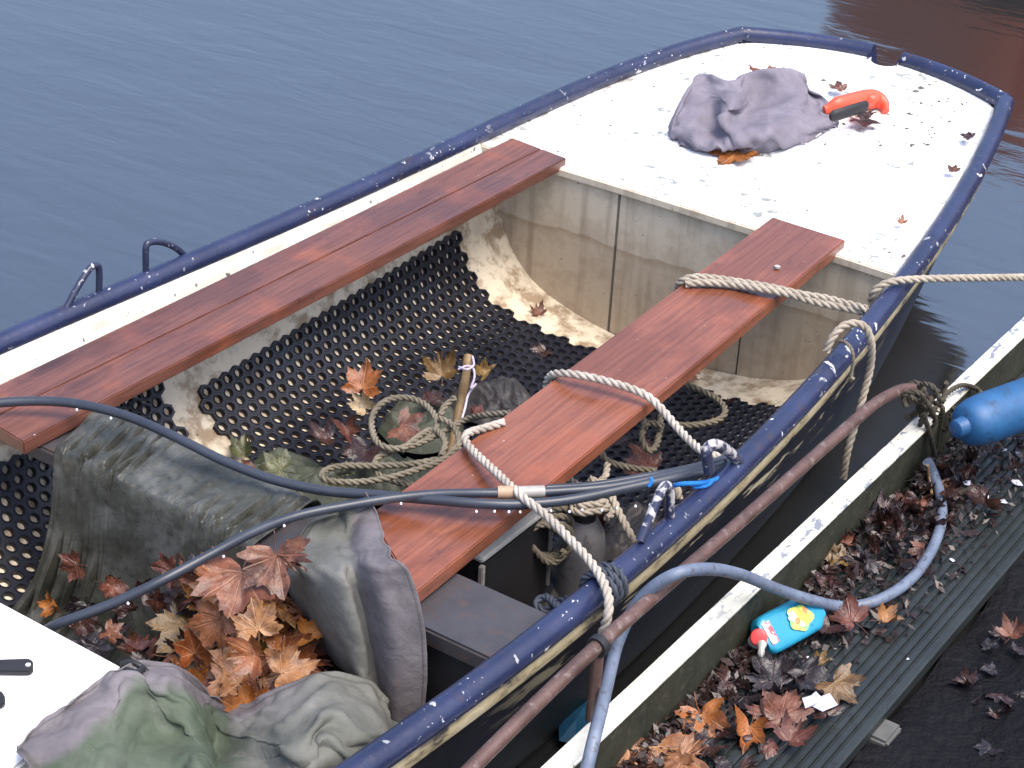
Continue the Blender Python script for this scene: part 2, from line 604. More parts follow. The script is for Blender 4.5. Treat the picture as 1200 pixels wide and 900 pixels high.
q = Mat('black_mat_rubber')
co = q.coord('World')
RUBBER = q.set(q.ramp(q.noise(co, 9, 4), [(0.3, (0.0025, 0.0035, 0.009)), (0.7, (0.006, 0.0075, 0.016))]), q.ramp(q.noise(co, 5, 3), [(0.35, 0.35), (0.65, 0.55)]),
               q.bump(q.noise(co, 120, 3), 0.15, 0.002))


def rope_mat(name, a, b, rough=0.85):
    q = Mat(name)
    co = q.coord('World')
    col = q.ramp(q.noise(co, 14, 5, 0.65), [(0.3, a), (0.7, b)])
    col = q.mix(q.ramp(q.noise(co, 160, 3), [(0.5, 0.0), (0.7, 0.35)]), col, tuple(v * 0.4 for v in a))
    return q.set(col, rough, q.bump(q.noise(co, 380, 3), 0.4, 0.002), spec=0.25)


ROPE_W = rope_mat('pale_rope_fibre', (0.30, 0.265, 0.225), (0.50, 0.455, 0.40))
ROPE_T = rope_mat('tan_rope_fibre', (0.28, 0.24, 0.19), (0.42, 0.37, 0.30))
ROPE_D = rope_mat('weathered_rope_fibre', (0.11, 0.095, 0.07), (0.23, 0.20, 0.15))
ROPE_K = rope_mat('mossy_rope_fibre', (0.035, 0.033, 0.025), (0.10, 0.085, 0.065))
TWINE = rope_mat('lilac_string_fibre', (0.38, 0.32, 0.42), (0.55, 0.5, 0.6))
BLUES = rope_mat('blue_string_fibre', (0.01, 0.12, 0.42), (0.03, 0.22, 0.6))
CABLE = m_blotch('black_cable_rubber', (0.022, 0.027, 0.04), (0.038, 0.045, 0.062), 12, 0.34, 90, 0.1, 0.002)
HOSE = m_blotch('grey_blue_hose_rubber', (0.085, 0.11, 0.165), (0.15, 0.185, 0.255), 18, 0.5, 110, 0.25, 0.002, (0.075, 0.082, 0.10))
RUSTPIPE = m_blotch('rusty_pipe', (0.055, 0.028, 0.022), (0.12, 0.068, 0.057), 14, 0.45, 120, 0.5, 0.003, (0.165, 0.125, 0.115))
q = Mat('white_beam_paint')
co = q.coord('World')
st = q.coord('World', scale=(2.2, 1, 2))
col = q.ramp(q.noise(co, 8, 5), [(0.35, (0.58, 0.57, 0.48)), (0.65, (0.76, 0.76, 0.70))])
x, y, z = q.sep(co)
far = q.ramp(q.math('MULTIPLY', y, 0.2), [(0.5, 0.0), (0.62, 1.0)])
ch = q.math('MULTIPLY', q.ramp(q.noise(st, 17, 6, 0.7), [(0.56, 0.0), (0.6, 0.9)]), far)
col = q.mix(ch, col, (0.14, 0.17, 0.24))
spk = q.ramp(q.noise(st, 38, 5, 0.7), [(0.62, 0.0), (0.68, 0.8)])
col = q.mix(spk, col, (0.2, 0.17, 0.12))
BEAMTOP = q.set(col, 0.5, q.bump(q.noise(st, 30, 5), 0.3, 0.004))
BEAMSIDE = m_blotch('algae_dark_beam', (0.012, 0.014, 0.008), (0.032, 0.034, 0.02), 14, 0.65, 60, 0.4, 0.005, (0.045, 0.047, 0.032))
DECKB = m_blotch('grooved_grey_board', (0.011, 0.015, 0.015), (0.022, 0.027, 0.027), 8, 0.42, 70, 0.3, 0.004, (0.010, 0.011, 0.009))
MUD = m_blotch('black_mud', (0.002, 0.002, 0.0035), (0.005, 0.005, 0.007), 6, 0.65, 30, 0.8, 0.02, spec=0.15)
BLACKP = m_blotch('black_plastic', (0.008, 0.008, 0.010), (0.014, 0.014, 0.017), 8, 0.6, 90, 0.1, 0.002)
GREYP = m_blotch('grey_plastic', (0.10, 0.10, 0.11), (0.17, 0.165, 0.17), 14, 0.5, 90, 0.1, 0.002, (0.05, 0.045, 0.045))
PALEP = m_blotch('pale_grey_lid', (0.40, 0.40, 0.38), (0.5, 0.5, 0.48), 14, 0.4, 90, 0.1, 0.002)
FENDER = m_blotch('blue_fender_vinyl', (0.010, 0.07, 0.18), (0.02, 0.105, 0.25), 12, 0.5, 70, 0.3, 0.003, (0.015, 0.05, 0.11))
FENDER2 = m_blotch('dark_blue_fender_end', (0.012, 0.06, 0.16), (0.02, 0.09, 0.22), 15, 0.45, 70, 0.15, 0.003)
ORANGE = m_blotch('orange_red_plastic', (0.68, 0.075, 0.035), (0.76, 0.10, 0.05), 14, 0.4, 90, 0.05, 0.002)
BOTTLE = m_blotch('turquoise_bottle_plastic', (0.012, 0.21, 0.34), (0.02, 0.27, 0.42), 14, 0.3, 90, 0.05, 0.002)
RED = m_blotch('red_cap_plastic', (0.55, 0.035, 0.035), (0.65, 0.05, 0.05), 30, 0.4, 90, 0.05, 0.002)
CLEAR = m_blotch('cloudy_plastic', (0.42, 0.40, 0.36), (0.62, 0.6, 0.56), 60, 0.3, 90, 0.2, 0.002)
PAPER = m_blotch('white_scrap', (0.42, 0.42, 0.52), (0.6, 0.6, 0.70), 30, 0.6, 60, 0.3, 0.004)
DROP = m_blotch('water_drop_glint', (0.8, 0.82, 0.85), (0.85, 0.87, 0.9), 30, 0.1, 60, 0.0, 0.001)  # white base colour paints the glint of the drops
COPPER = m_blotch('tan_sleeve', (0.30, 0.20, 0.13), (0.42, 0.28, 0.18), 40, 0.5, 60, 0.2, 0.002)
STICK = m_blotch('bare_stick_wood', (0.16, 0.10, 0.045), (0.27, 0.18, 0.09), 30, 0.6, 60, 0.3, 0.003)
METAL = m_blotch('dull_metal', (0.25, 0.24, 0.22), (0.4, 0.38, 0.35), 40, 0.4, 60, 0.2, 0.002)
BROWNHULL = m_blotch('brown_barge_paint', (0.40, 0.10, 0.045), (0.45, 0.12, 0.055), 3, 0.6, 20, 0.1, 0.01)
TARHULL = m_blotch('tarred_barge_bottom', (0.010, 0.007, 0.006), (0.016, 0.012, 0.01), 3, 0.7, 20, 0.1, 0.01)
CONC = m_blotch('dull_cleat_block', (0.06, 0.062, 0.058), (0.10, 0.10, 0.092), 20, 0.7, 60, 0.3, 0.004)
FLAKE = m_blotch('dark_crumbs', (0.06, 0.055, 0.045), (0.13, 0.12, 0.1), 40, 0.7, 60, 0.2, 0.002)
BLUEP = m_blotch('blue_plastic_scrap', (0.01, 0.05, 0.10), (0.015, 0.075, 0.14), 20, 0.4, 60, 0.3, 0.004)


# leaves: veins drawn from the leaf's own UV (stalk at the origin, tips towards +v)
VEINS = [(0, 1), (0.62, 0.78), (-0.62, 0.78), (0.97, 0.2), (-0.97, 0.2)]


def leaf_mat(name, a, b, c, vein, rough=0.45):
    q = Mat(name)
    u, v, _ = q.sep(q.tc.outputs['UV'])
    d = None
    for (dx, dy) in VEINS:
        L = sqrt(dx * dx + dy * dy)
        dx, dy = dx / L, dy / L
        cr = q.math('ABSOLUTE', q.math('SUBTRACT', q.math('MULTIPLY', u, dy), q.math('MULTIPLY', v, dx)))
        dt = q.math('ADD', q.math('MULTIPLY', u, dx), q.math('MULTIPLY', v, dy))
        cr = q.math('ADD', cr, q.math('MULTIPLY', q.math('LESS_THAN', dt, 0.0), 9.0))
        d = cr if d is None else q.math('MINIMUM', d, cr)
    vm = q.ramp(d, [(0.006, 0.55), (0.022, 0.0)])
    co = q.coord('World')
    col = q.ramp(q.noise(co, 22, 5, 0.65), [(0.3, a), (0.52, b), (0.72, c)])
    hs = q.nt.nodes.new('ShaderNodeHueSaturation')
    q.link(col, hs.inputs['Color'])
    q.link(q.math('ADD', q.math('MULTIPLY', q.rnd(), 0.6), 0.62), hs.inputs['Value'])
    q.link(q.math('ADD', q.math('MULTIPLY', q.rnd(), 0.02), 0.494), hs.inputs['Hue'])
    dec = q.nt.nodes.new('ShaderNodeTexNoise')
    dec.noise_dimensions = '4D'
    dec.inputs['Scale'].default_value = 2.3
    dec.inputs['Detail'].default_value = 5
    dec.inputs['Roughness'].default_value = 0.65
    q.link(q.tc.outputs['UV'], dec.inputs['Vector'])
    q.link(q.math('MULTIPLY', q.rnd(), 40.0), dec.inputs['W'])
    rad = q.math('SQRT', q.math('ADD', q.math('MULTIPLY', u, u), q.math('MULTIPLY', v, v)))
    decf = q.math('ADD', dec.outputs['Fac'], q.math('MULTIPLY', rad, 0.22))
    hs_out = q.mix(q.ramp(decf, [(0.55, 0.0), (0.72, 0.75)]), hs.outputs[0], tuple(x * 0.4 for x in a))
    hs_out = q.mix(q.ramp(dec.outputs['Fac'], [(0.3, 0.5), (0.42, 0.0)]), hs_out, c)
    spots = q.ramp(q.noise(co, 90, 4, 0.6), [(0.6, 0.0), (0.68, 0.7)])
    col = q.mix(spots, hs_out, tuple(x * 0.35 for x in a))
    col = q.mix(vm, col, vein)
    hgt = q.math('ADD', q.math('MULTIPLY', vm, 0.6), q.noise(co, 60, 5, 0.65))
    return q.set(col, q.ramp(dec.outputs['Fac'], [(0.35, rough), (0.6, rough - 0.14)]), q.bump(hgt, 0.6, 0.005), spec=0.5)


LF = {
    'orange': leaf_mat('orange_brown_leaf', (0.19, 0.055, 0.016), (0.30, 0.095, 0.026), (0.39, 0.145, 0.045), (0.34, 0.17, 0.08)),
    'tan': leaf_mat('tan_leaf', (0.19, 0.08, 0.034), (0.29, 0.12, 0.048), (0.37, 0.175, 0.075), (0.38, 0.22, 0.11), 0.5),
    'rust': leaf_mat('rust_red_leaf', (0.085, 0.028, 0.018), (0.14, 0.046, 0.03), (0.20, 0.075, 0.05), (0.21, 0.09, 0.06)),
    'dark': leaf_mat('dark_maroon_leaf', (0.022, 0.009, 0.009), (0.042, 0.016, 0.014), (0.07, 0.028, 0.024), (0.08, 0.036, 0.03), 0.35),
    'ochre': leaf_mat('ochre_leaf', (0.11, 0.06, 0.02), (0.17, 0.095, 0.032), (0.24, 0.145, 0.06), (0.28, 0.18, 0.085)),
    'rose': leaf_mat('rosy_brown_leaf', (0.15, 0.048, 0.025), (0.215, 0.072, 0.036), (0.27, 0.105, 0.055), (0.28, 0.14, 0.08)),
    'pale': leaf_mat('pale_beige_leaf', (0.32, 0.24, 0.14), (0.42, 0.31, 0.20), (0.5, 0.40, 0.27), (0.5, 0.36, 0.22), 0.55),
    'olive': leaf_mat('olive_green_leaf', (0.05, 0.055, 0.022), (0.08, 0.085, 0.035), (0.12, 0.12, 0.06), (0.15, 0.14, 0.08)),
    'black': leaf_mat('sodden_black_leaf', (0.012, 0.009, 0.011), (0.024, 0.017, 0.02), (0.04, 0.028, 0.03), (0.05, 0.035, 0.035), 0.35),
}

# ------------------------------------------------------------------ boat shape
BK = 4.215                                   # bulkhead
YL = np.polyfit([0.7, 1.5, 2.524, 2.9, 3.321, 3.824, 4.335, 4.887, 5.391], [.66, .80, .820, .785, .744, .717, .670, .613, .470], 5)
YR = np.polyfit([0.7, 1.3, 1.948, 2.286, 2.477, 2.644, 2.796, 3.056, 3.368, 3.684, 4.091, 4.314, 4.768, 5.412],
                [.60, .68, .743, .778, .788, .790, .792, .79, .772, .744, .708, .684, .606, .461], 5)


def hw(y, s):
    return float(np.polyval(YR if s > 0 else YL, y))


def zs(y):
    return 0.00853 * max(0.0, y - 2.1) ** 2


def yT(x):
    return 5.545 - 0.63 * x * x


IN_TAB = [(0.968, -0.012), (0.945, -0.05), (0.908, -0.10), (0.868, -0.158), (0.80, -0.27), (0.67, -0.36), (0.49, -0.41), (0.27, -0.44), (0.0, -0.455)]
IN_CURVE = catmull([Vector((a, b, 0)) for a, b in IN_TAB], 5)
IN_FULL = [(-p.x, p.y) for p in IN_CURVE] + [(p.x, p.y) for p in reversed(IN_CURVE[:-1])]
# arc length along the full inner section for a typical beam
ARC = [0.0]
for a, b in zip(IN_FULL, IN_FULL[1:]):
    ARC.append(ARC[-1] + math.hypot((b[0] - a[0]) * 0.76, b[1] - a[1]))


def inner_at(y, s):
    """point and inward normal on the lining at arc length s (left to right)"""
    s = max(0.0, min(ARC[-1] - 1e-6, s))
    lo, hi = 0, len(ARC) - 1
    while hi - lo > 1:
        md = (lo + hi) // 2
        if ARC[md] <= s:
            lo = md
        else:
            hi = md
    t = (s - ARC[lo]) / (ARC[hi] - ARC[lo])
    fx = lerp(IN_FULL[lo][0], IN_FULL[hi][0], t)
    z = lerp(IN_FULL[lo][1], IN_FULL[hi][1], t)
    i0, i1 = max(0, lo - 1), min(len(ARC) - 1, hi + 1)
    tx = (IN_FULL[i1][0] - IN_FULL[i0][0]) * 0.76
    tz = IN_FULL[i1][1] - IN_FULL[i0][1]
    L = math.hypot(tx, tz)
    return Vector((fx * hw(y, fx), y, z)), Vector((-tz / L, 0, tx / L))


# ------------------------------------------------------------------ setting: water, bank
WZ = -0.36
OUT_TAB = [(1.0, 0.0), (1.0, -0.05), (0.985, -0.2), (0.93, -0.36), (0.78, -0.47), (0.4, -0.515), (0.0, -0.525)]
OUT_CURVE = catmull([Vector((a, b, 0)) for a, b in OUT_TAB], 4)


def outer(y, fx, z, s):
    k = smooth01((y - 3.9) / 1.6)
    zz = z * (1 - 0.40 * k) + zs(y)
    pinch = 1 - 0.16 * k * smooth01(-z / 0.5)
    x = s * fx * hw(y, s) * pinch
    return x, zz


def water_line(y, s):
    pts = [outer(y, p.x, p.y, s) for p in OUT_CURVE]
    for (xa, za), (xb, zb) in zip(pts, pts[1:]):
        if za >= WZ >= zb:
            return lerp(xa, xb, (za - WZ) / max(1e-9, za - zb))
    return None


# one sheet to the horizon, open only where the hull displaces it
wl_r, wl_l = [], []
for i in range(61):
    y = 0.705 + i * (5.3 - 0.705) / 60
    a_, b_ = water_line(y, 1), water_line(y, -1)
    if a_ is None or b_ is None or a_ < 0.06:
        break
    wl_r.append((a_ - 0.004, y))
    wl_l.append((b_ + 0.004, y))
hole = wl_r + wl_l[::-1]
bm = bmesh.new()
hv = [bm.verts.new((x, y, WZ)) for x, y in hole]
ov = []
nh = len(hole)
big = 1500.0
for (x, y) in hole:
    dx, dy = x - 0.0, y - 2.6
    L_ = math.hypot(dx, dy)
    ov.append(bm.verts.new((dx / L_ * big, 2.6 + dy / L_ * big, WZ)))
for i in range(nh):
    j = (i + 1) % nh
    bm.faces.new((hv[i], hv[j], ov[j], ov[i]))
bmesh.ops.recalc_face_normals(bm, faces=bm.faces)
for f in bm.faces:
    if f.normal.z < 0:
        f.normal_flip()
me = bpy.data.meshes.new('water')
bm.to_mesh(me)
bm.free()
me.materials.append(WATER)
wo_ = bpy.data.objects.new('water', me)
C.objects.link(wo_)
tag(wo_, kind='structure')

mb = MB()
rows = []
for j in range(60):
    y = -0.6 + j * 0.11
    r = [Vector((1.265, y, -0.6))]
    for i in range(40):
        x = 1.265 + i * 0.06
        z = -0.33 + 0.25 * smooth01((x - 1.6) / 1.6) + 0.06 * noise.noise(Vector((x * 4, y * 4, 0))) + 0.02 * noise.noise(Vector((x * 13, y * 13, 3)))
        r.append(Vector((x, y, z)))
    rows.append(r)
mb.grid(rows)
tag(mb.build('mud_bank', MUD), kind='structure')

# ------------------------------------------------------------------ the boat
boat = thing('rowing_boat', (0, 3, WZ), 'moored open boat with navy gunwale, white end deck and dark scraped hull', 'boat')

ys = [0.7 + i * (5.4 - 0.7) / 60 for i in range(61)]
mb = MB()
rows = []
for y in ys:
    r = []
    full = [(p.x, p.y, 1) for p in OUT_CURVE] + [(p.x, p.y, -1) for p in reversed(OUT_CURVE[:-1])]
    k = smooth01((y - 3.9) / 1.6)
    for fx, z, s in full:
        x, zz = outer(y, fx, z, s)
        bow = 0.0
        if y > 4.9:
            t = (y - 4.9) / 0.5
            bow = (yT(x) - 5.405) * t * t - 0.22 * t * t * smooth01(-z / 0.5)
        r.append(Vector((x, y + bow, zz)))
    rows.append(r)
ids = mb.grid(rows)
mb.face(tuple(ids[0]))
hull_end = rows[-1]
mb.build('hull', HULL, boat, smooth=True, sharp=50)
mb = MB()
top_, mid_, bot_ = [], [], []
he = sorted(hull_end, key=lambda p: p.x)
for i in range(97):
    x = lerp(he[0].x, he[-1].x, i / 96)
    zb_, k_ = 0.0, 0
    low_ = [p for p in hull_end if p.z < -0.02] or hull_end
    low_ = sorted(low_, key=lambda p: p.x)
    zb_ = low_[0].z
    for p_, q_ in zip(low_, low_[1:]):
        if p_.x <= x <= q_.x:
            zb_ = lerp(p_.z, q_.z, (x - p_.x) / max(1e-9, q_.x - p_.x))
    a_ = Vector((x, yT(x) + .002, 0.094 - 0.078 * sqrt(max(0.0, 1 - ((x - 0.007) / 0.05) ** 2))))
    b_ = Vector((x * 0.9, yT(x) - 0.20, zb_ + 0.004))
    top_.append(a_)
    mid_.append(a_.lerp(b_, .5) + Vector((0, .006, 0)))
    bot_.append(b_)
mb.grid([top_, mid_, bot_])
mb.build('transom', HULL, boat)

# lining and inner flange
mb = MB()
rows = []
for j in range(70):
    y = 0.75 + (BK - 0.75) * j / 69
    r = []
    for (fx, z) in IN_FULL:
        zz = z if z < -0.16 else z + zs(y) * (z + 0.16) / 0.15
        r.append(Vector((fx * hw(y, fx), y, zz)))
    rows.append(r)
mb.grid(rows)
mb.build('lining', LINING, boat)
for s in (-1, 1):
    mb = MB()
    rows = []
    for j in range(60):
        y = 0.75 + (BK - 0.012 - 0.75) * j / 59
        W = hw(y, s)
        r = []
        for (f, z) in ((0.992, -0.006), (0.972, -0.012), (0.949, -0.05), (0.928, -0.078), (0.910, -0.1), (0.906, -0.105)):
            off = 0.004 if f != 0.906 else 0.0
            r.append(Vector((s * (f * W - off), y, z + zs(y) * (z + 0.16) / 0.15)))
        rows.append(r)
    mb.grid(rows)
    mb.build('side_flange', FLANGE, boat)

# bulkhead: three sheets with open seams between them
for x0, x1 in ((-0.67, -0.190), (-0.184, 0.233), (0.239, 0.67)):
    mb = MB()
    y0 = BK + (0.004 if x0 == -0.184 else 0.0)
    nx = 12

    def zin(x):
        W = hw(BK, x) * 1.0
        f = min(abs(x) / W, 0.96)
        best = -0.455
        for (a, b) in IN_FULL:
            pass
        pts = [(p.x, p.y) for p in IN_CURVE]
        for (a, b), (c, d) in zip(pts, pts[1:]):
            lo_, hi_ = min(a, c), max(a, c)
            if lo_ <= f <= hi_:
                return lerp(b, d, 0 if abs(c - a) < 1e-9 else (f - a) / (c - a))
        return best
    top = []
    bot = []
    for i in range(nx + 1):
        x = lerp(x0, x1, i / nx)
        lim = hw(BK, x) * 0.955
        x = max(-lim, min(lim, x))
        top.append(Vector((x, y0, -0.004)))
        bot.append(Vector((x, y0, zin(x) - 0.005)))
    back = Vector((0, 0.012, 0))
    mb.grid([top, [a.lerp(b, 0.35) for a, b in zip(top, bot)], [a.lerp(b, 0.7) for a, b in zip(top, bot)], bot,
             [p + back for p in bot], [p + back for p in top], top])
    mb.build('bulkhead_panel', BULKM, boat)
mb = MB()
mb.box((0, BK + 0.03, -0.22), 1.15, 0.02, 0.36)
mb.build('bulkhead_core', BULKM, boat)

# end deck with a rolled front lip
mb = MB()
rows = []
nv = 26
for j in range(nv + 1):
    r = []
    for i in range(61):
        u = -1 + 2 * i / 60
        x = u * 0.6
        for _ in range(5):
            yend = yT(x) - 0.012
            if abs(x - 0.007) < 0.05:
                yend -= 0.055 * sqrt(max(0.0, 1 - ((x - 0.007) / 0.05) ** 2))
            yy = BK - 0.008 + (yend - BK + 0.008) * j / nv
            x = u * (hw(min(yy, 5.41), u) - 0.010)
        z = zs(yy) - 0.019 + 0.006 * (1 - u * u)
        r.append(Vector((x, yy, z)))
    rows.append(r)
lip1 = [p + Vector((0, -0.004, -0.004)) for p in rows[0]]
lip2 = [p + Vector((0, -0.004, -0.022)) for p in rows[0]]
lip3 = [p + Vector((0, 0.02, -0.024)) for p in rows[0]]
mb.grid(rows, 0)
mb.build('end_deck', WHITE, boat)
mb = MB()
mb.grid([[p + Vector((0, 0.001, -0.001)) for p in rows[0]], lip1, lip2, lip3])
mb.build('deck_lip', BULKM, boat)

# gunwale tubes
TR = 0.0275
for s in (-1, 1):
    mb = MB()
    pts = [Vector((s * hw(y, s), y, zs(y))) for y in [0.7 + i * (5.41 - 0.7) / 70 for i in range(71)]]
    mb.tube(pts, TR, 16)
    mb.build('gunwale_tube', NAVY, boat)
    mb = MB()
    rows = []
    for i in range(70):
        y = 0.7 + i * (5.38 - 0.7) / 69
        W = hw(y, s)
        wob = 0.003 * noise.noise(Vector((y * 5, s, 0)))
        rows.append([Vector((s * (W + a), y, zs(y) + b + wob)) for a, b in ((0.006, -0.022), (0.016, -0.032), (0.018, -0.042), (0.015, -0.056), (0.006, -0.062), (0.0, -0.063))])
    mb.grid(rows)
    mb.build('rubbing_strake', STRAKE, boat)
for xa, xb in ((-0.468, -0.046), (0.060, 0.466)):
    mb = MB()
    pts = [Vector((x, yT(x), zs(5.4) + 0.004 * cos(x * 3))) for x in [lerp(xa, xb, i / 14) for i in range(15)]]
    mb.tube(pts, TR, 16)
    mb.build('transom_tube', NAVY, boat)
mb = MB()
rows = []
for k in range(-5, 6):
    a = k / 5 * radians(95)
    rows.append([Vector((0.007 + 0.052 * sin(a), 5.545 + dy, 0.106 - 0.080 * max(0.0, cos(a)) - 0.001 - (0.012 if dy > .02 else 0))) for dy in (-0.050, -0.03, 0.0, 0.026)])
mb.grid(rows)
mb.build('sculling_notch', NAVY, boat)

# thwart bench
mb = MB()
mb.box((0.025, 2.398, -0.055), 1.42, 0.186, 0.04)
mb.build('bench', BENCH, boat, bevel=0.005)
mb = MB()
mb.box((0.28, 2.325, -0.26), 0.9, 0.02, 0.36)
mb.build('bench_riser', BLACKP, boat)

# white side locker in the near end
lc = P(143, 780, -0.03)
mb = MB()
mb.prism([Vector((-0.70, lc.y, -0.03)), Vector((-0.70, 0.9, -0.03)), Vector((0.36, 0.9, -0.03)), Vector((lc.x + 0.055, lc.y - 0.28, -0.03)), Vector((lc.x, lc.y, -0.03))], 0.03)
mb.build('locker_lid', WHITE2, boat, bevel=0.006)
mb = MB()
mb.prism([Vector((-0.66, lc.y - 0.015, -0.0605)), Vector((-0.66, 0.9, -0.0605)), Vector((0.34, 0.9, -0.0605)), Vector((lc.x + 0.045, lc.y - 0.28, -0.0605)), Vector((lc.x - 0.012, lc.y - 0.015, -0.0605))], 0.36)
mb.build('locker_side', LINING, boat)

# fairlead hoops on both gunwales
for name, pts, m, r in (
        ('fairlead_hoop', [PX(116, 346, -.80), PX(116, 316, -.80), PX(112, 311, -.80), PX(104, 316, -.80), PX(90, 338, -.80), PX(76, 364, -.80)], HOOPD, 0.0085),
        ('fairlead_hoop', [PX(171, 320, -.79), PX(171, 290, -.79), PX(176, 284, -.79), PX(190, 284, -.79), PX(205, 290, -.79), PX(216, 299, -.79)], HOOPD, 0.0085),
        ('fairlead_hoop', [PX(750, 634, .785), PX(764, 600, .785), PX(775, 575, .785), PX(781, 569, .785), PX(785, 578, .785), PX(785, 612, .785)], HOOP, 0.010),
        ('fairlead_hoop', [PX(831, 552, .79), PX(828, 531, .79), PX(833, 522, .79), PX(843, 522, .79), PX(855, 530, .79), PX(866, 541, .79)], HOOP, 0.012)):
    mb = MB()
    mb.tube(resample(catmull(pts, 8), 0.006), r, 12)
    mb.build(name, m, boat)

# ------------------------------------------------------------------ planks
def plank(top, th, m, name, parent, bevel=0.004):
    """top: far-left, far-right, near-right, near-left"""
    a, b, c, d = top
    mb = MB()
    rows = []
    n = 24
    down = Vector((0, 0, -th))
    for i in range(n + 1):
        t = i / n
        l, r = a.lerp(d, t), b.lerp(c, t)
        sag = Vector((0, 0, -0.004 * sin(pi * t)))
        l, r = l + sag, r + sag
        rows.append([l, r, r + down, l + down])
    ids = mb.grid(rows, 0, True)
    mb.face(tuple(ids[0]))
    mb.face(tuple(reversed(ids[-1])))
    return mb.build(name, m, parent, bevel=bevel, seg=2, sharp=60)


fl, frr, nr, nl = P(905, 254, .045), P(991, 281, .045), P(487, 695, .005), P(432, 603, .005)
pr = plank([fl, frr, nr, nl], 0.034, PLANK_R, 'wooden_plank', None, 0.003)
tag(pr, 'reddish varnished plank with ropes and cables across it, nearer the pontoon', 'plank')
# bolt hole
mb = MB()
bc = P(911, 312, .0455)
mb.lathe(bc - Vector((0, 0, 0.0045)), (0, 0, 1), [(0.008, 0), (0.008, 0.0052), (0.006, 0.0062)], 12)
mb.build('bolt', METAL, pr)

L1, L2, L3 = P(600, 161, .045), P(664, 185, .045), P(27, 518, .0)
L4 = L3 + (L1 - L2) * 1.10
lp = thing('wooden_plank', ctr([L1, L2, L3, L4]), 'weathered reddish plank lying along the water side of the boat, split lengthwise', 'plank')
k1, k2 = 0.55, 0.45
e = 0.0006
J1, J2 = L1.lerp(L2, k1), L4.lerp(L3, k2)
dxx = (L2 - L1).normalized()
plank([L1, J1 - dxx * e, J2 - dxx * e, L4], 0.033, PLANK_L, 'board', lp, 0.003)
plank([J1 + dxx * e, L2, L3, J2 + dxx * e], 0.033, PLANK_L, 'board', lp, 0.003)


# ------------------------------------------------------------------ rubber ring mats
def ring_mat(name, y0f, y1f, s0f, s1, label):
    pitch = 0.0375
    R = 0.0112
    th = 0.014
    mb = MB()
    hexs = []
    hexr = []
    for k in range(12):
        a = radians(30 * k)
        hexs.append((cos(a), sin(a)))
        hexr.append(pitch / 2 * (1.0 if k % 2 == 0 else 1 / cos(radians(30))))
    row = 0
    s = 0.0
    while s < s1:
        off = (row % 2) * pitch / 2
        y = 1.0 + off
        while y < 4.3:
            s_ = s + s0f(y)
            if s_ < s1 and y0f(s_) <= y <= y1f(s_):
                rings = []
                for rad, h in ((None, th - .0015), (R * 1.36, th - .0015), (R * 1.24, th + 0.0012), (R * 1.08, th + 0.0012), (R, th - 0.001), (R * 0.97, 0.0005)):
                    rr = []
                    for (cx, cy), hr_ in zip(hexs, hexr):
                        g_ = hr_ if rad is None else rad
                        b, nn = inner_at(y + cx * g_, s_ + cy * g_)
                        rr.append(mb.vert(b + nn * h))
                    rings.append(rr)
                low = []
                for (cx, cy), hr_ in zip(hexs, hexr):
                    b, nn = inner_at(y + cx * hr_, s_ + cy * hr_)
                    low.append(mb.vert(b + nn * 0.001))
                rings = [low] + rings
                for a_, b_ in zip(rings, rings[1:]):
                    for k in range(12):
                        j = (k + 1) % 12
                        mb.face((a_[k], a_[j], b_[j], b_[k]))
            y += pitch
        s += pitch * 0.866
        row += 1
    o = mb.build(name, RUBBER, None, smooth=True, sharp=35)
    return tag(o, label, 'mat')


ring_mat('rubber_mat', lambda s: 2.955, lambda s: 4.05 - 0.04 * sin(s * 5), lambda y: 0.285 - 0.085 * (y - 2.95), ARC[-1] - 0.16,
         'large black rubber ring mat covering the boat floor between the bench and the bulkhead')
ring_mat('rubber_mat', lambda s: 1.9, lambda s: 2.865, lambda y: 0.185 + 0.05 * smooth01((2.82 - y) / 0.1), ARC[-1] - 0.2,
         'black rubber ring mat under the draped bench beside the white locker')


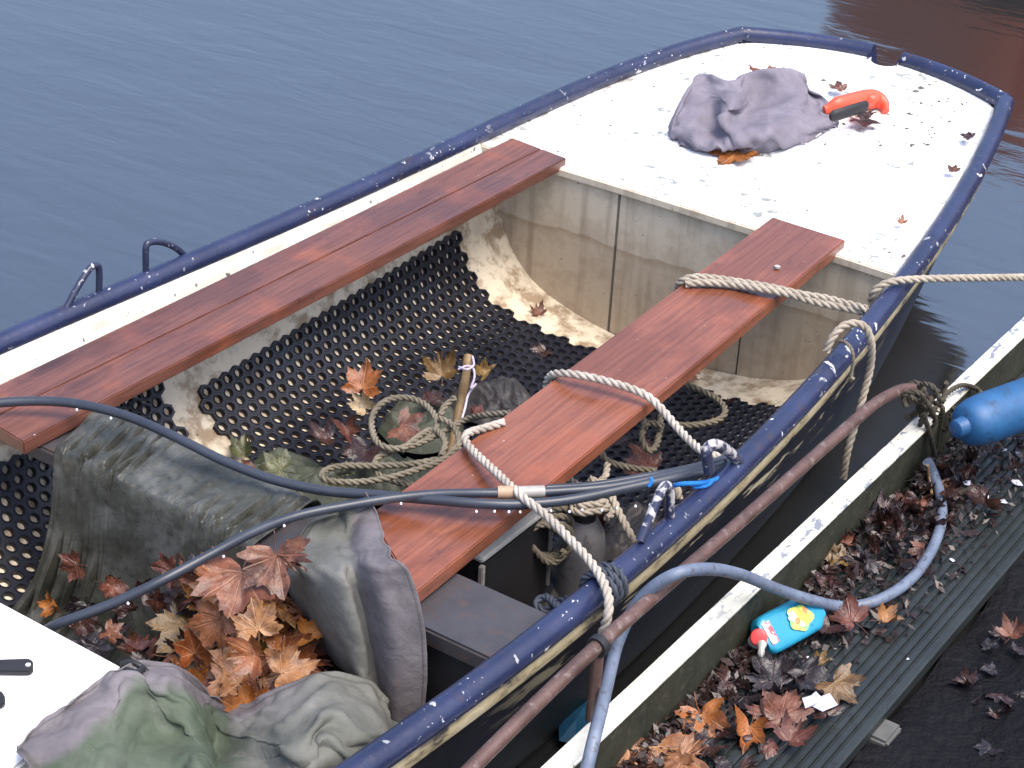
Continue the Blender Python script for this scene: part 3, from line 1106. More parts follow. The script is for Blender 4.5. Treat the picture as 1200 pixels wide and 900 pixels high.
# ------------------------------------------------------------------ cloths from control grids
def wrinkle(g, su=1.15, sv=1.15, iters=160, seed=1, bend=0.35, pin=(1, 1, 1, 1), push=0.010, maxh=0.05):
    """buckle a cloth that is su x sv larger than the surface it lies on: position based relaxation on a grid"""
    B = np.array([[tuple(p) for p in r] for r in g], dtype=np.float64)
    H_, W_, _ = B.shape
    du = np.zeros_like(B)
    dv = np.zeros_like(B)
    du[:, 1:-1] = B[:, 2:] - B[:, :-2]
    du[:, 0] = B[:, 1] - B[:, 0]
    du[:, -1] = B[:, -1] - B[:, -2]
    dv[1:-1] = B[2:] - B[:-2]
    dv[0] = B[1] - B[0]
    dv[-1] = B[-1] - B[-2]
    N = np.cross(du, dv)
    N /= np.linalg.norm(N, axis=2, keepdims=True) + 1e-12
    tocam = np.array(tuple(CAM)) - B
    sg = np.sign((N * tocam).sum(2).mean())
    N *= sg
    R = np.random.RandomState(seed)
    low = R.rand(H_ // 5 + 2, W_ // 5 + 2)
    yy = np.linspace(0, low.shape[0] - 1.001, H_)
    xx = np.linspace(0, low.shape[1] - 1.001, W_)
    yi, xi = yy.astype(int), xx.astype(int)
    fy, fx = (yy - yi)[:, None], (xx - xi)[None, :]
    nz = low[yi][:, xi] * (1 - fy) * (1 - fx) + low[yi + 1][:, xi] * fy * (1 - fx) + low[yi][:, xi + 1] * (1 - fy) * fx + low[yi + 1][:, xi + 1] * fy * fx
    X = B + N * (nz[..., None] * push)
    free = np.ones((H_, W_, 1))
    if pin[0]:
        free[0] = 0
    if pin[1]:
        free[-1] = 0
    if pin[2]:
        free[:, 0] = 0
    if pin[3]:
        free[:, -1] = 0
    cons = []

    def add(a, b, st, k):
        L = np.linalg.norm(B[a] - B[b], axis=2, keepdims=True) * st
        cons.append((a, b, L, k))
    sl_ = slice
    sd_ = sqrt((su * su + sv * sv) / 2)
    for o in (0, 1):
        nE = (W_ - o) // 2
        add((sl_(None), sl_(o, o + 2 * nE, 2)), (sl_(None), sl_(o + 1, o + 2 * nE, 2)), su, 1.0)
        nE = (H_ - o) // 2
        add((sl_(o, o + 2 * nE, 2), sl_(None)), (sl_(o + 1, o + 2 * nE, 2), sl_(None)), sv, 1.0)
    add((sl_(None, -1), sl_(None, -1)), (sl_(1, None), sl_(1, None)), sd_, 0.25)
    add((sl_(None, -1), sl_(1, None)), (sl_(1, None), sl_(None, -1)), sd_, 0.25)
    add((sl_(None), sl_(None, -2)), (sl_(None), sl_(2, None)), su, bend * .5)
    add((sl_(None, -2), sl_(None)), (sl_(2, None), sl_(None)), sv, bend * .5)
    add((sl_(None), sl_(None, -4)), (sl_(None), sl_(4, None)), su * .97, bend * .12)
    add((sl_(None, -4), sl_(None)), (sl_(4, None), sl_(None)), sv * .97, bend * .12)
    for it in range(iters):
        X -= N * free * 0.00035
        for a, b, L, k in cons:
            D = X[b] - X[a]
            l = np.linalg.norm(D, axis=2, keepdims=True) + 1e-9
            cor = D * ((l - L) / l * 0.5 * k)
            X[a] += cor * free[a]
            X[b] -= cor * free[b]
        d = ((X - B) * N).sum(2, keepdims=True)
        X += N * (np.clip(d, -0.002, maxh) - d) * free
    return [[Vector(p) for p in r] for r in X]


def crumple(p, freq, amp, seed, ridge=1.0):
    """limp wet cloth: sharp creases between slack facets, plus drawn folds"""
    qv = p * freq + Vector((seed, seed * 2, 0))
    qw = qv + noise.noise_vector(qv * 0.7) * 0.9
    fold = 1 - abs(noise.noise(qw * 0.8)) * 2.6
    fold = max(-0.6, fold)
    fold = fold * abs(fold) ** 0.5 if fold > 0 else fold
    d = noise.voronoi(qw * 1.35)[0]
    facet = min(0.5, d[1] - d[0]) * 2 - 0.5
    d2 = noise.voronoi(qw * 3.1 + Vector((3, 7, 1)))[0]
    facet2 = min(0.4, d2[1] - d2[0]) * 2 - 0.4
    return amp * (ridge * fold * 0.8 + facet * 0.75 + facet2 * 0.22 + 0.15 * noise.noise(qv * 5))


def cloth(name, ctrl, m, label=None, cat=None, parent=None, nu=7, nv=7, amp=0.006, freq=9.0, th=0.0025, seed=0.0, ridge=1.0, mfun=None, kind=None, su=1.16, sv=1.14, bend=0.35, pin=(1, 1, 1, 1), maxh=0.05, iters=160, push=0.035):
    rows = [catmull(r, nu) for r in ctrl]
    cols = list(zip(*rows))
    cols = [catmull(list(c), nv) for c in cols]
    g = [list(r) for r in zip(*cols)]
    g = wrinkle(g, su, sv, iters, int(seed * 10) + 3, bend, pin, push, maxh)
    H_, W_ = len(g), len(g[0])
    # fine creases on top
    out = []
    for j in range(H_):
        rr = []
        for i in range(W_):
            du = g[j][min(i + 1, W_ - 1)] - g[j][max(i - 1, 0)]
            dv = g[min(j + 1, H_ - 1)][i] - g[max(j - 1, 0)][i]
            nn = du.cross(dv)
            nn = nn.normalized() if nn.length > 1e-12 else Vector((0, 0, 1))
            if nn.dot(CAM - g[j][i]) < 0:
                nn = -nn
            p = g[j][i]
            rr.append(p + nn * crumple(p, freq, amp, seed, ridge))
        out.append(rr)
    mb = MB()
    ids = [[mb.vert(p) for p in r] for r in out]
    for j in range(H_ - 1):
        for i in range(W_ - 1):
            mi = mfun(i / (W_ - 1), j / (H_ - 1)) if mfun else 0
            mb.face((ids[j][i], ids[j][i + 1], ids[j + 1][i + 1], ids[j + 1][i]), mi)
    o = mb.build(name, m, parent, smooth=True, sharp=180, recalc=False)
    ul = o.data.uv_layers.new(name='UVMap')
    li = np.zeros(len(o.data.loops), dtype=np.int32)
    o.data.loops.foreach_get('vertex_index', li)
    ul.data.foreach_set('uv', np.stack([(li % W_) / (W_ - 1), (li // W_) / (H_ - 1)], 1).astype(np.float32).ravel())
    md = o.modifiers.new('smooth', 'SUBSURF')
    md.levels = md.render_levels = 2
    md = o.modifiers.new('thick', 'SOLIDIFY')
    md.thickness = th
    md.offset = -1
    tag(o, label, cat, kind=kind)
    return o


# A: dirty tarp draped over the bench with pleats, front hanging to the floor
ncol = 230


def pleat(x, sharp):
    v = 0
    def fold_(t):
        g_ = math.exp(-((t - .10) / .075) ** 2) * 0.75
        return max(0.0, 1 - (t * 12.0 if t > 0 else -t * 1.0)) ** 1.3 - g_
    for c, w_, a in ((-.385, .03, .7), (-.335, .05, 1.25), (-.285, .045, 1.0), (-.243, .04, 1.0), (-.02, .05, .9), (.015, .03, 1.0), (.05, .03, 1.0), (.085, .03, .9), (.12, .03, .9)):
        v += a * fold_((x - c) / w_)
    return v * sharp


rowsA = []
prof = [(2.515, -0.075, 0.2), (2.505, -0.03, 0.6), (2.47, -0.016, .9), (2.40, -0.018, 1.0), (2.33, -0.017, 1.0), (2.305, -0.020, 1.0), (2.296, -0.032, 1.0), (2.290, -0.06, 1.2), (2.282, -0.13, 1.5), (2.272, -0.21, 1.8), (2.255, -0.30, 2.0), (2.225, -0.37, 1.8), (2.16, -0.42, 1.2)]
for (y, z, k) in prof:
    r = []
    front = smooth01((2.30 - y) / 0.08)
    for i in range(ncol):
        t = i / (ncol - 1)
        xl = lerp(-0.405, -0.37, front)
        if y > 2.3:
            xl = lerp(-0.405, -0.47, (y - 2.3) / 0.2)
        xr = 0.09 + 0.06 * (1 - front)
        x = lerp(xl, xr, t)
        xs_ = x + (0.05 + 0.9 * smooth01((x + .12) / .2)) * (2.31 - y) * (1 - front) + .006 * noise.noise(Vector((x * 9, y * 14, z * 9)))
        pv = pleat(xs_ + 0.02 * front, 0.011 * k) + crumple(Vector((x * 1.2, y * .5, z * .5)), 10, 0.007 + .004 * front, 4.0)
        wide = 1 + 0.12 * front * (-z / 0.3)
        dn = Vector((0, 0, 1)) if front < 0.5 else Vector((0.1, -1, 0.1))
        flare = -0.05 * front * smooth01((-0.2 - x) / 0.2) * (-z / 0.3)
        r.append(Vector((x * wide, y + flare, z)) + dn * pv)
    rowsA.append(r)
mb_cols = [catmull([rowsA[j][i] for j in range(len(rowsA))], 5) for i in range(ncol)]
mb = MB()
mb.grid([list(r) for r in zip(*mb_cols)])
ta = mb.build('tarpaulin', TARP_A, None, smooth=True, sharp=32)
md = ta.modifiers.new('thick', 'SOLIDIFY')
md.thickness = 0.003
tag(ta, 'dirty dark grey tarpaulin pleated over the bench and hanging down its front', 'tarpaulin')

# C: pale grey cloth hanging over the bench end of the right plank
yb = 2.285
ctrlC = [
    [P(352, 628, -.02), P(372, 612, 0.0), P(395, 606, 0.0), P(412, 606, 0.01), P(424, 596, .02), P(436, 588, .03)],
    [P(333, 652, -.05), P(356, 640, -.02), P(388, 632, -.005), P(408, 634, 0.0), P(424, 622, .025), P(442, 622, .03)],
    [PY(334, 676, 2.30), PY(358, 674, 2.255), PY(390, 668, 2.245), PY(412, 664, 2.28), PY(432, 660, 2.27), PY(456, 655, 2.28)],
    [PY(352, 712, 2.295), PY(374, 712, 2.24), PY(404, 708, 2.225), PY(424, 706, 2.265), PY(444, 700, 2.245), PY(474, 690, 2.27)],
    [PY(376, 748, 2.285), PY(396, 750, 2.23), PY(418, 748, 2.225), PY(434, 748, 2.26), PY(454, 746, 2.24), PY(487, 738, 2.27)],
    [PY(396, 778, 2.27), PY(412, 784, 2.22), PY(428, 790, 2.225), PY(442, 792, 2.26), PY(458, 796, 2.24), PY(491, 792, 2.27)],
    [PY(420, 800, 2.26), PY(430, 810, 2.22), PY(440, 820, 2.23), PY(448, 834, 2.26), PY(462, 850, 2.245), PY(489, 838, 2.27)],
]
cl = cloth('hanging_cloth', ctrlC, CLOTH_MIX, 'pale grey cloth with lilac lining hanging over the bench beside the right plank', 'cloth',
           nu=6, nv=6, amp=0.0025, freq=16, seed=3, su=1.17, sv=1.07, bend=.6, pin=(1, 0, 0, 0), maxh=.05)

# B: crumpled green grey tarp along the bottom, over the edge of the white locker
ctrlB = [
    [P(20, 878, -.01), P(55, 850, -.01), P(98, 818, -.01), P(138, 792, -.015), P(172, 782, -.03), P(205, 784, -.06), P(226, 800, -.12), P(248, 822, -.17), P(278, 829, -.17), P(304, 824, -.15), P(335, 806, -.12), P(378, 792, -.10), P(420, 802, -.12), P(444, 820, -.16), P(452, 838, -.20)],
    [P(26, 892, .0), P(66, 866, .0), P(112, 832, .0), P(150, 808, .0), P(182, 802, -.01), P(214, 806, -.04), P(232, 826, -.09), P(250, 842, -.16), P(284, 848, -.14), P(310, 844, -.11), P(342, 832, -.07), P(384, 818, -.05), P(424, 826, -.08), P(450, 842, -.13), P(460, 852, -.19)],
    [P(34, 912, -.02), P(80, 884, -.0), P(118, 862, -.01), P(158, 836, -.03), P(192, 834, -.05), P(222, 842, -.06), P(240, 856, -.10), P(252, 866, -.17), P(286, 866, -.12), P(318, 868, -.07), P(348, 862, -.03), P(388, 850, -.03), P(426, 854, -.06), P(452, 862, -.12), P(462, 868, -.2)],
    [P(40, 935, -.06), P(86, 912, -.01), P(126, 890, -.02), P(162, 872, -.06), P(198, 866, -.08), P(230, 872, -.07), P(246, 880, -.10), P(256, 888, -.15), P(288, 886, -.12), P(322, 890, -.08), P(352, 892, -.05), P(390, 884, -.05), P(424, 884, -.08), P(446, 888, -.14), P(456, 890, -.22)],
    [P(30, 965, -.1), P(90, 940, -.03), P(130, 925, -.03), P(165, 908, -.05), P(200, 900, -.06), P(236, 898, -.05), P(250, 906, -.08), P(262, 910, -.1), P(294, 906, -.1), P(326, 912, -.10), P(356, 918, -.08), P(392, 915, -.1), P(420, 912, -.13), P(436, 912, -.18), P(446, 910, -.24)],
    [P(20, 1000, -.2), P(90, 980, -.1), P(130, 965, -.08), P(165, 950, -.08), P(200, 945, -.1), P(236, 940, -.1), P(256, 945, -.12), P(270, 945, -.14), P(300, 945, -.15), P(330, 945, -.15), P(360, 950, -.15), P(392, 950, -.16), P(415, 945, -.19), P(428, 940, -.23), P(438, 935, -.28)],
]


cloth('crumpled_tarpaulin', ctrlB, TARP_MIX, 'crumpled green and grey tarpaulin heaped beside the white locker along the bottom of the boat', 'tarpaulin',
      nu=5, nv=8, amp=0.007, freq=12, seed=8, su=1.17, sv=1.19, bend=.5, maxh=.04, push=.018)

# ------------------------------------------------------------------ bundle on the end deck
def deck_z(p):
    return zs(p.y) - 0.015


ctrlD = [
    [(790, 138, .09), (803, 107, .12), (822, 95, .13), (850, 99, .135), (876, 93, .14), (908, 88, .145), (936, 91, .135), (946, 104, .11), (962, 113, .10), (977, 126, .085)],
    [(790, 146, .08), (805, 118, .115), (828, 108, .125), (855, 106, .15), (880, 102, .125), (910, 98, .14), (936, 103, .125), (948, 110, .10), (963, 121, .09), (979, 131, .085)],
    [(790, 150, .07), (806, 132, .105), (832, 122, .112), (859, 120, .155), (876, 124, .09), (905, 121, .10), (934, 117, .125), (950, 122, .09), (964, 131, .088), (980, 136, .08)],
    [(791, 155, .065), (810, 148, .092), (836, 141, .085), (851, 133, .135), (872, 137, .085), (903, 134, .10), (930, 131, .115), (948, 138, .085), (964, 138, .08), (980, 140, .075)],
    [(796, 160, .055), (816, 162, .08), (840, 157, .072), (853, 150, .11), (876, 151, .115), (903, 148, .125), (930, 146, .105), (946, 149, .085), (966, 146, .07), (980, 144, .065)],
    [(800, 166, .05), (820, 171, .062), (842, 170, .075), (857, 169, .08), (880, 168, .085), (905, 166, .085), (930, 163, .075), (950, 158, .062), (967, 151, .058), (979, 147, .058)],
    [(802, 171, .043), (820, 177, .042), (842, 178, .042), (857, 178, .042), (880, 178, .043), (905, 176, .045), (930, 171, .047), (952, 164, .05), (968, 155, .052), (977, 149, .055)],
]
ctrlD = [[P(*c) for c in r] for r in ctrlD]
hz = Vector((FWD.x, FWD.y, 0)).normalized()
back_row = [Vector((p.x, p.y, 0)) + hz * .05 for p in ctrlD[0]]
back_row = [Vector((p.x, p.y, deck_z(p))) for p in back_row]
ctrlD = [back_row] + ctrlD
ctrlD = [[Vector((r[0].x, r[0].y, deck_z(r[0]))) + (r[0] - r[1]).normalized() * .004] + r + [Vector((r[-1].x, r[-1].y, deck_z(r[-1]))) + (r[-1] - r[-2]).normalized() * .004] for r in ctrlD]
bo = cloth('cloth_bundle', ctrlD, BUNDLE, 'crumpled purple grey cloth bundle lying on the white end deck', 'cloth bundle', nu=5, nv=5, amp=0.0075, freq=15, seed=2.4, th=0.002, su=1.15, sv=1.16, maxh=.028, bend=.5, push=.012)

# orange handle with a black grip sticking out of the bundle
h0, h1, h2, h3 = P(966, 130, .09), P(985, 124, .10), P(1012, 117, .10), P(1033, 122, .09)
ht = thing('tool_handle', h1, 'orange red tool handle with black grip sticking out of the cloth bundle', 'tool')
mb = MB()
path = resample(catmull([h0, h1, h2, P(1027, 117, .095), P(1036, 123, .085), P(1038, 131, .075)], 8), 0.006)
mb.tube(path, lambda t: (0.016 + .016 * smooth01(t * 6)) if t < 0.68 else lerp(0.032, 0.013, smooth01((t - .68) / .32)), 16, squash=0.7)
mb.tube(resample(catmull([P(1012, 112, .1), P(1020, 117, .105), P(1030, 113, .105)], 6), 0.006), lambda t: 0.013 + 0.006 * sin(pi * t), 10)
mb.build('handle', ORANGE, ht)
mb = MB()
mb.tube(resample(catmull([P(973, 137, .122), P(986, 133, .127), P(1002, 128, .129), P(1016, 124, .124)], 6), 0.006), lambda t: 0.019 * min(1, 0.6 + 6 * t * (1 - t)), 12, squash=0.6)
mb.build('grip', BLACKP, ht)

# black clips on the locker
mb = MB()
lz = -0.024
pts = [P(-25, 776, lz), P(34, 774, lz), P(39, 777, lz), P(39, 787, lz), P(34, 790, lz), P(-25, 789, lz)]
mb.prism([Vector(p) + Vector((0, 0, 0.006)) for p in pts], 0.010)
o = mb.build('strap_handle', BLACKP, None, bevel=0.002)
tag(o, 'flat black strap handle with a pale stud on the white locker, upper of the two', 'handle')
mb = MB()
mb.lathe(P(33, 780, lz + .005), (0, 0, 1), [(0.0045, 0), (0.0045, 0.003), (0.003, 0.004)], 12)
mb.build('stud', WHITE2, o)
mb = MB()
pts = [P(-15, 813, lz), P(2, 812, lz), P(6, 818, lz), P(6, 826, lz), P(1, 829, lz), P(-15, 828, lz)]
mb.prism([Vector(p) + Vector((0, 0, 0.006)) for p in pts], 0.010)
tag(mb.build('strap_handle', BLACKP, None, bevel=0.002), 'short black strap end on the white locker, lower of the two', 'handle')

# small black buckle where the tarp meets the locker corner
mb = MB()
mb.tube(resample(catmull([P(143, 778, -.02), P(152, 776, -.01), P(163, 780, -.01), P(172, 788, -.02)], 6), .005), 0.006, 8)
mb.tube(resample(catmull([P(148, 785, -.01), P(160, 788, 0), P(168, 783, -.01)], 6), .005), 0.006, 8)
tag(mb.build('buckle', BLACKP, None), 'small black buckle at the corner of the white locker', 'buckle')


# ------------------------------------------------------------------ ropes and cables
def rope_mesh(mb, pts, R, n=8, closed=False, pitch=None):
    path = resample(catmull(pts, n, closed), R * 0.75)
    pitch = pitch or R * 6.2
    fr = frames(path)
    s = 0.0
    acc = [0.0]
    for a, b in zip(path, path[1:]):
        acc.append(acc[-1] + (b - a).length)
    for k in range(3):
        rows = []
        for i, p in enumerate(path):
            a = 2 * pi * acc[i] / pitch + 2 * pi * k / 3
            T, N, B = fr[i]
            c = p + N * (cos(a) * R * 0.48) + B * (sin(a) * R * 0.48)
            rows.append([c + N * (cos(2 * pi * j / 6) * R * 0.56) + B * (sin(2 * pi * j / 6) * R * 0.56) for j in range(6)])
        ids = mb.grid(rows, 0, True)
        mb.face(tuple(reversed(ids[0])))
        mb.face(tuple(ids[-1]))


def rope(name, paths, R, m, label, cat='rope'):
    mb = MB()
    for p in paths:
        rope_mesh(mb, p, R)
    return tag(mb.build(name, m, None, smooth=True, sharp=80), label, cat)


# mooring rope from the right, under the rail, over the plank
rope('mooring_rope', [[P(1260, 323, -.02), P(1200, 325, .03), P(1130, 326, .065), P(1080, 327, .07), P(1052, 329, .073), P(1036, 333, .066), P(1024, 342, .045), P(1021, 354, .01)],
                      [P(1016, 362, .05), P(1000, 358, .045), P(970, 350, .045), P(940, 345, .05), P(905, 337, .055), P(870, 331, .05), P(835, 326, .05), P(812, 325, .05), P(798, 330, .035), P(794, 338, .0), P(797, 345, -.03)],
                      [P(1013, 366, .035), P(985, 360, .035), P(955, 354, .036), P(925, 345, .048), P(890, 338, .053), P(855, 333, .046), P(822, 331, .046), P(803, 333, .04)]],
     0.0105, ROPE_T, 'tan mooring rope stretched from the right over the rail and looped round the plank')

# loop tied round the right rail and hanging to the water
c1 = Vector((hw(3.80, 1), 3.80, zs(3.80)))


def ring_round(c, ax, r, a0, a1, n=12, drift=0.0):
    ax = ax.normalized()
    U = Vector((0, 0, 1))
    V = ax.cross(U).normalized()
    return [c + U * (cos(lerp(a0, a1, i / n)) * r) + V * (sin(lerp(a0, a1, i / n)) * r) + ax * (drift * i / n) for i in range(n + 1)]


tdir = Vector((-0.1, 1, 0.03))
rope('hanging_rope', [[PX(968, 412, .73), PX(975, 396, .735), PX(988, 382, .745), PX(1003, 379, .765), PX(1015, 385, .785), PX(1021, 402, .80), PX(1020, 430, .80), PX(1012, 462, .80), PX(1002, 498, .80), PX(993, 530, .80), PX(988, 560, .80)]],
     0.010, ROPE_T, 'tan rope looped over the right rail and hanging down the dark hull to the water')
rope('tied_cord', [[PX(975, 408, .735), PX(984, 400, .75), PX(993, 403, .775), PX(999, 413, .795), PX(999, 430, .80), PX(996, 446, .80), PX(1000, 443, .81)]],
     0.0045, ROPE_D, 'thin dark cord tied round the right rail beside the hanging rope', 'cord')

# rope over the middle of the plank to the far hoop
rope('plank_rope', [[P(640, 452, -.03), P(643, 443, .0), P(650, 438, .028), P(668, 438, .045), P(700, 444, .05), P(735, 454, .05), P(758, 464, .045), P(776, 480, .03), P(793, 500, .02), P(810, 518, .02), P(826, 530, .03), P(842, 536, .03), P(852, 545, .02)],
                    ], 0.0097, ROPE_W, 'pale twisted rope bowed across the middle of the right plank to the far hoop')
rope('plank_rope', [[P(590, 495, .018), P(566, 502, .022), P(550, 507, .03), P(545, 515, .032), P(556, 530, .034), P(584, 556, .05), P(612, 582, .065), P(640, 604, .06), P(668, 632, .055), P(690, 656, .05), P(705, 678, .045), P(713, 700, .035), P(712, 722, .01), P(706, 742, -.03), P(703, 765, -.06)]],
     0.0097, ROPE_W, 'pale twisted rope running from the plank over both cables and the near rail')
# dark cord round the rail next to that rope
cR = Vector((hw(2.565, 1), 2.565, zs(2.565)))
mb = MB()
for k in range(3):
    rope_mesh(mb, ring_round(cR + Vector((0, 0.018 * k, 0)), Vector((0, 1, 0)), TR + 0.008, radians(-175), radians(160), 14, 0.004), 0.0085)
rope_mesh(mb, [P(690, 690, -.01), P(672, 700, -.05), P(655, 706, -.08), P(640, 716, -.10), P(628, 708, -.1), P(640, 700, -.09), P(655, 712, -.07)], 0.009)
tag(mb.build('lashing_cord', m_blotch('blue_black_cord', (0.02, 0.026, 0.04), (0.05, 0.06, 0.085), 40, 0.7, 200, 0.4, 0.002), None, smooth=True, sharp=80), 'blue black cord lashed round the near right rail beside the pale rope', 'cord')

# coil of grey rope on the mat left of the right plank
z0 = -0.24
coil = [P(598, 484, -.12), P(570, 486, -.15), P(545, 492, -.19), P(520, 506, -.2), P(490, 520, -.21), P(465, 526, -.21), P(444, 520, -.21), P(436, 502, -.21), P(438, 484, -.2), P(452, 470, -.19), P(476, 466, -.19), P(498, 474, -.19), P(511, 490, -.19), P(512, 504, -.2)]
coil2 = [P(512, 504, -.2), P(500, 512, -.21), P(478, 522, -.22), P(455, 530, -.23), P(440, 540, -.24), P(444, 556, -.25), P(470, 566, -.25), P(500, 572, -.25)]
coil3 = [P(515, 490, -.18), P(530, 498, -.18), P(538, 514, -.19), P(534, 530, -.2), P(515, 538, -.21), P(480, 544, -.22), P(440, 546, -.23), P(405, 546, -.23), P(384, 550, -.23), P(377, 558, -.23), P(388, 564, -.23), P(420, 565, -.23), P(455, 560, -.22), P(490, 550, -.21), P(520, 538, -.2), P(535, 524, -.19)]
coil4 = [P(517, 535, -.2), P(522, 520, -.19), P(516, 508, -.19), P(505, 504, -.2), P(490, 512, -.2), P(470, 528, -.21)]
coil5 = [P(516, 488, -.2), P(520, 478, -.19), P(528, 470, -.18), P(533, 466, -.17)]
rope('rope_coil', [coil, coil2, coil3, coil4, coil5], 0.0084, ROPE_D, 'loose coil of grey rope on leaves left of the right plank', 'rope')

# ropes on the dark side, under and right of the plank
under = [[P(690, 505, -.16), P(720, 492, -.17), P(748, 478, -.18), P(765, 462, -.19), P(786, 450, -.2), P(812, 454, -.2), P(838, 466, -.2), P(850, 480, -.2), P(842, 492, -.21), P(815, 498, -.21), P(790, 498, -.21)],
         [P(756, 500, -.14), P(752, 478, -.14), P(760, 460, -.14), P(772, 464, -.14), P(774, 490, -.16), P(770, 520, -.18), P(760, 528, -.18), P(752, 512, -.16), P(760, 496, -.15), P(778, 500, -.15)],
         [P(700, 522, -.16), P(712, 540, -.18), P(738, 548, -.2), P(770, 552, -.2)]]
rope('slack_rope', under, 0.0085, ROPE_D, 'slack weathered rope looped on the mat between the right plank and the right rail')

jugc = Vector(P(682, 640, -.22))
jug = thing('plastic_jug', (jugc.x, jugc.y, -.42), 'grimy grey plastic jug standing under the right plank with rope on top', 'jug')
mb = MB()
mb.lathe((jugc.x, jugc.y, -.42), (0, 0, 1), [(0.050, 0), (0.054, 0.01), (0.054, 0.20), (0.050, 0.23), (0.036, 0.262), (0.030, 0.275)], 22, sx=0.85)
mb.build('jug_body', GREYP, jug)
mb = MB()
mb.lathe((jugc.x, jugc.y, -.146), (0, 0, 1), [(0.026, 0), (0.026, 0.025), (0.022, 0.028)], 18)
mb.build('jug_cap', BLACKP, jug)
jt = Vector((jugc.x, jugc.y, -.115))
pts = []
for i in range(30):
    a = i * 0.55
    r = 0.045 - 0.0009 * i + 0.006 * sin(i * 1.7)
    pts.append(jt + Vector((cos(a) * r + 0.01, sin(a) * r, 0.002 * i * 0.5 - 0.01 * (i < 6))))
pts2 = [P(660, 545, -.13), P(668, 562, -.13), P(688, 570, -.12), P(708, 560, -.11), P(712, 544, -.1)]
rope('rope_coil', [pts, pts2], 0.0085, ROPE_T, 'small spiral of tan rope resting on the grey jug')
pts = []
cc = P(655, 622, -.18)
ax1 = (RGT * 0.9 + FWD * 0.2).normalized()
for i in range(60):
    a = i * 0.42
    r = 0.066 + 0.010 * sin(i * 0.9) - 0.0004 * i
    pts.append(cc + ax1 * (cos(a) * r * 0.85) + Vector((0, 0, 1)) * (sin(a) * r) + Vector((0.3, -0.6, 0)) * (0.0012 * (i - 30)) + Vector((0.0, -.04, 0)))
rope('rope_coil', [pts], 0.0080, ROPE_D, 'hanging coil of weathered rope beside the black crate')
rope('slack_rope', [[P(690, 560, -.1), P(712, 575, -.12), P(725, 600, -.14), P(738, 625, -.16), P(748, 645, -.2)], [P(690, 580, -.18), P(725, 572, -.18), P(770, 565, -.18), P(792, 572, -.18), P(796, 585, -.2)]],
     0.0095, ROPE_T, 'slack tan rope dropping from the jug towards the near right hoop')

# black power cables
mb = MB()


def cable(name, pts, r, m, label, cat, drops=()):
    mb = MB()
    mb.tube(resample(catmull(pts, 10), 0.012), r, 12)
    o = mb.build(name, m, None)
    tag(o, label, cat)
    if drops:
        mb = MB()
        for (a, b, zz) in drops:
            c = P(a, b, zz)
            mb.lathe(c - Vector((0, 0, .004)), (0, 0, 1), [(0.0004, 0), (0.0026, 0.0018), (0.003, 0.004), (0.0018, 0.006), (0.0003, 0.0075)], 8)
        tag(mb.build('water_drops', DROP, o), kind='stuff')
    return o


cable('power_cable', [P(-60, 478, .03), P(0, 472, .035), P(50, 470, .04), P(95, 474, .045), P(150, 488, .05), P(205, 512, .045), P(262, 540, .03), P(320, 562, .02), P(380, 575, .02), P(440, 580, .03), P(500, 585, .042), P(560, 590, .05), P(610, 591, .05), P(665, 586, .05), P(720, 575, .05), P(780, 562, .05), P(826, 552, .045), P(846, 545, .03)],
      0.0105, CABLE, 'black cable arching from the left plank across the boat to the far right hoop', 'cable',
      [(560 + 18 * i + random.uniform(-5, 5), 600 - 0.006 * i * i * i + random.uniform(-1, 1), .045) for i in range(13)] + [(90, 480, .04), (130, 490, .045), (470, 590, .04)])
cc = cable('power_cable', [P(50, 742, -.10), P(66, 732, -.06), P(130, 708, -.02), P(190, 680, .02), P(250, 648, .04), P(300, 622, .045), P(350, 604, .045), P(410, 592, .045), P(460, 584, .045), P(510, 579, .05), P(560, 578, .055), P(600, 578, .055), P(650, 576, .055), P(710, 571, .055), P(770, 560, .052), P(824, 547, .045), P(848, 538, .03)],
           0.0098, CABLE, 'black cable with a tan sleeve curving up from behind the white locker', 'cable',
           [(150, 707, .0), (262, 652, .03), (333, 616, .04)])
mb = MB()
mb.tube([P(583, 577, .056), P(606, 577, .056)], 0.0135, 14)
mb.build('tan_sleeve', COPPER, cc)
mb = MB()
mb.tube([P(607, 577, .056), P(638, 576, .056)], 0.0128, 14)
mb.build('pale_sleeve', METAL, cc)
cable('thin_cable', [P(640, 572, .05), P(690, 569, .05), P(740, 561, .05), P(790, 552, .048), P(842, 540, .03)], 0.0075, CABLE, 'thin black cable lying along the two thick cables by the far right hoop', 'cable')
mb = MB()
mb.tube(resample(catmull([P(786, 570, .03), P(800, 567, .05), P(820, 566, .05), P(838, 562, .035), P(846, 556, .02)], 8), .006), 0.005, 8)
mb.tube(resample(catmull([P(812, 571, .04), P(826, 570, .04), P(834, 565, .04)], 8), .006), 0.004, 8)
mb.tube(resample(catmull([P(758, 558, .05), P(764, 563, .06), P(760, 570, .05)], 8), .006), 0.004, 8)
tag(mb.build('blue_string', BLUES, None), 'bright blue string knotted round the cables by the right rail', 'string')

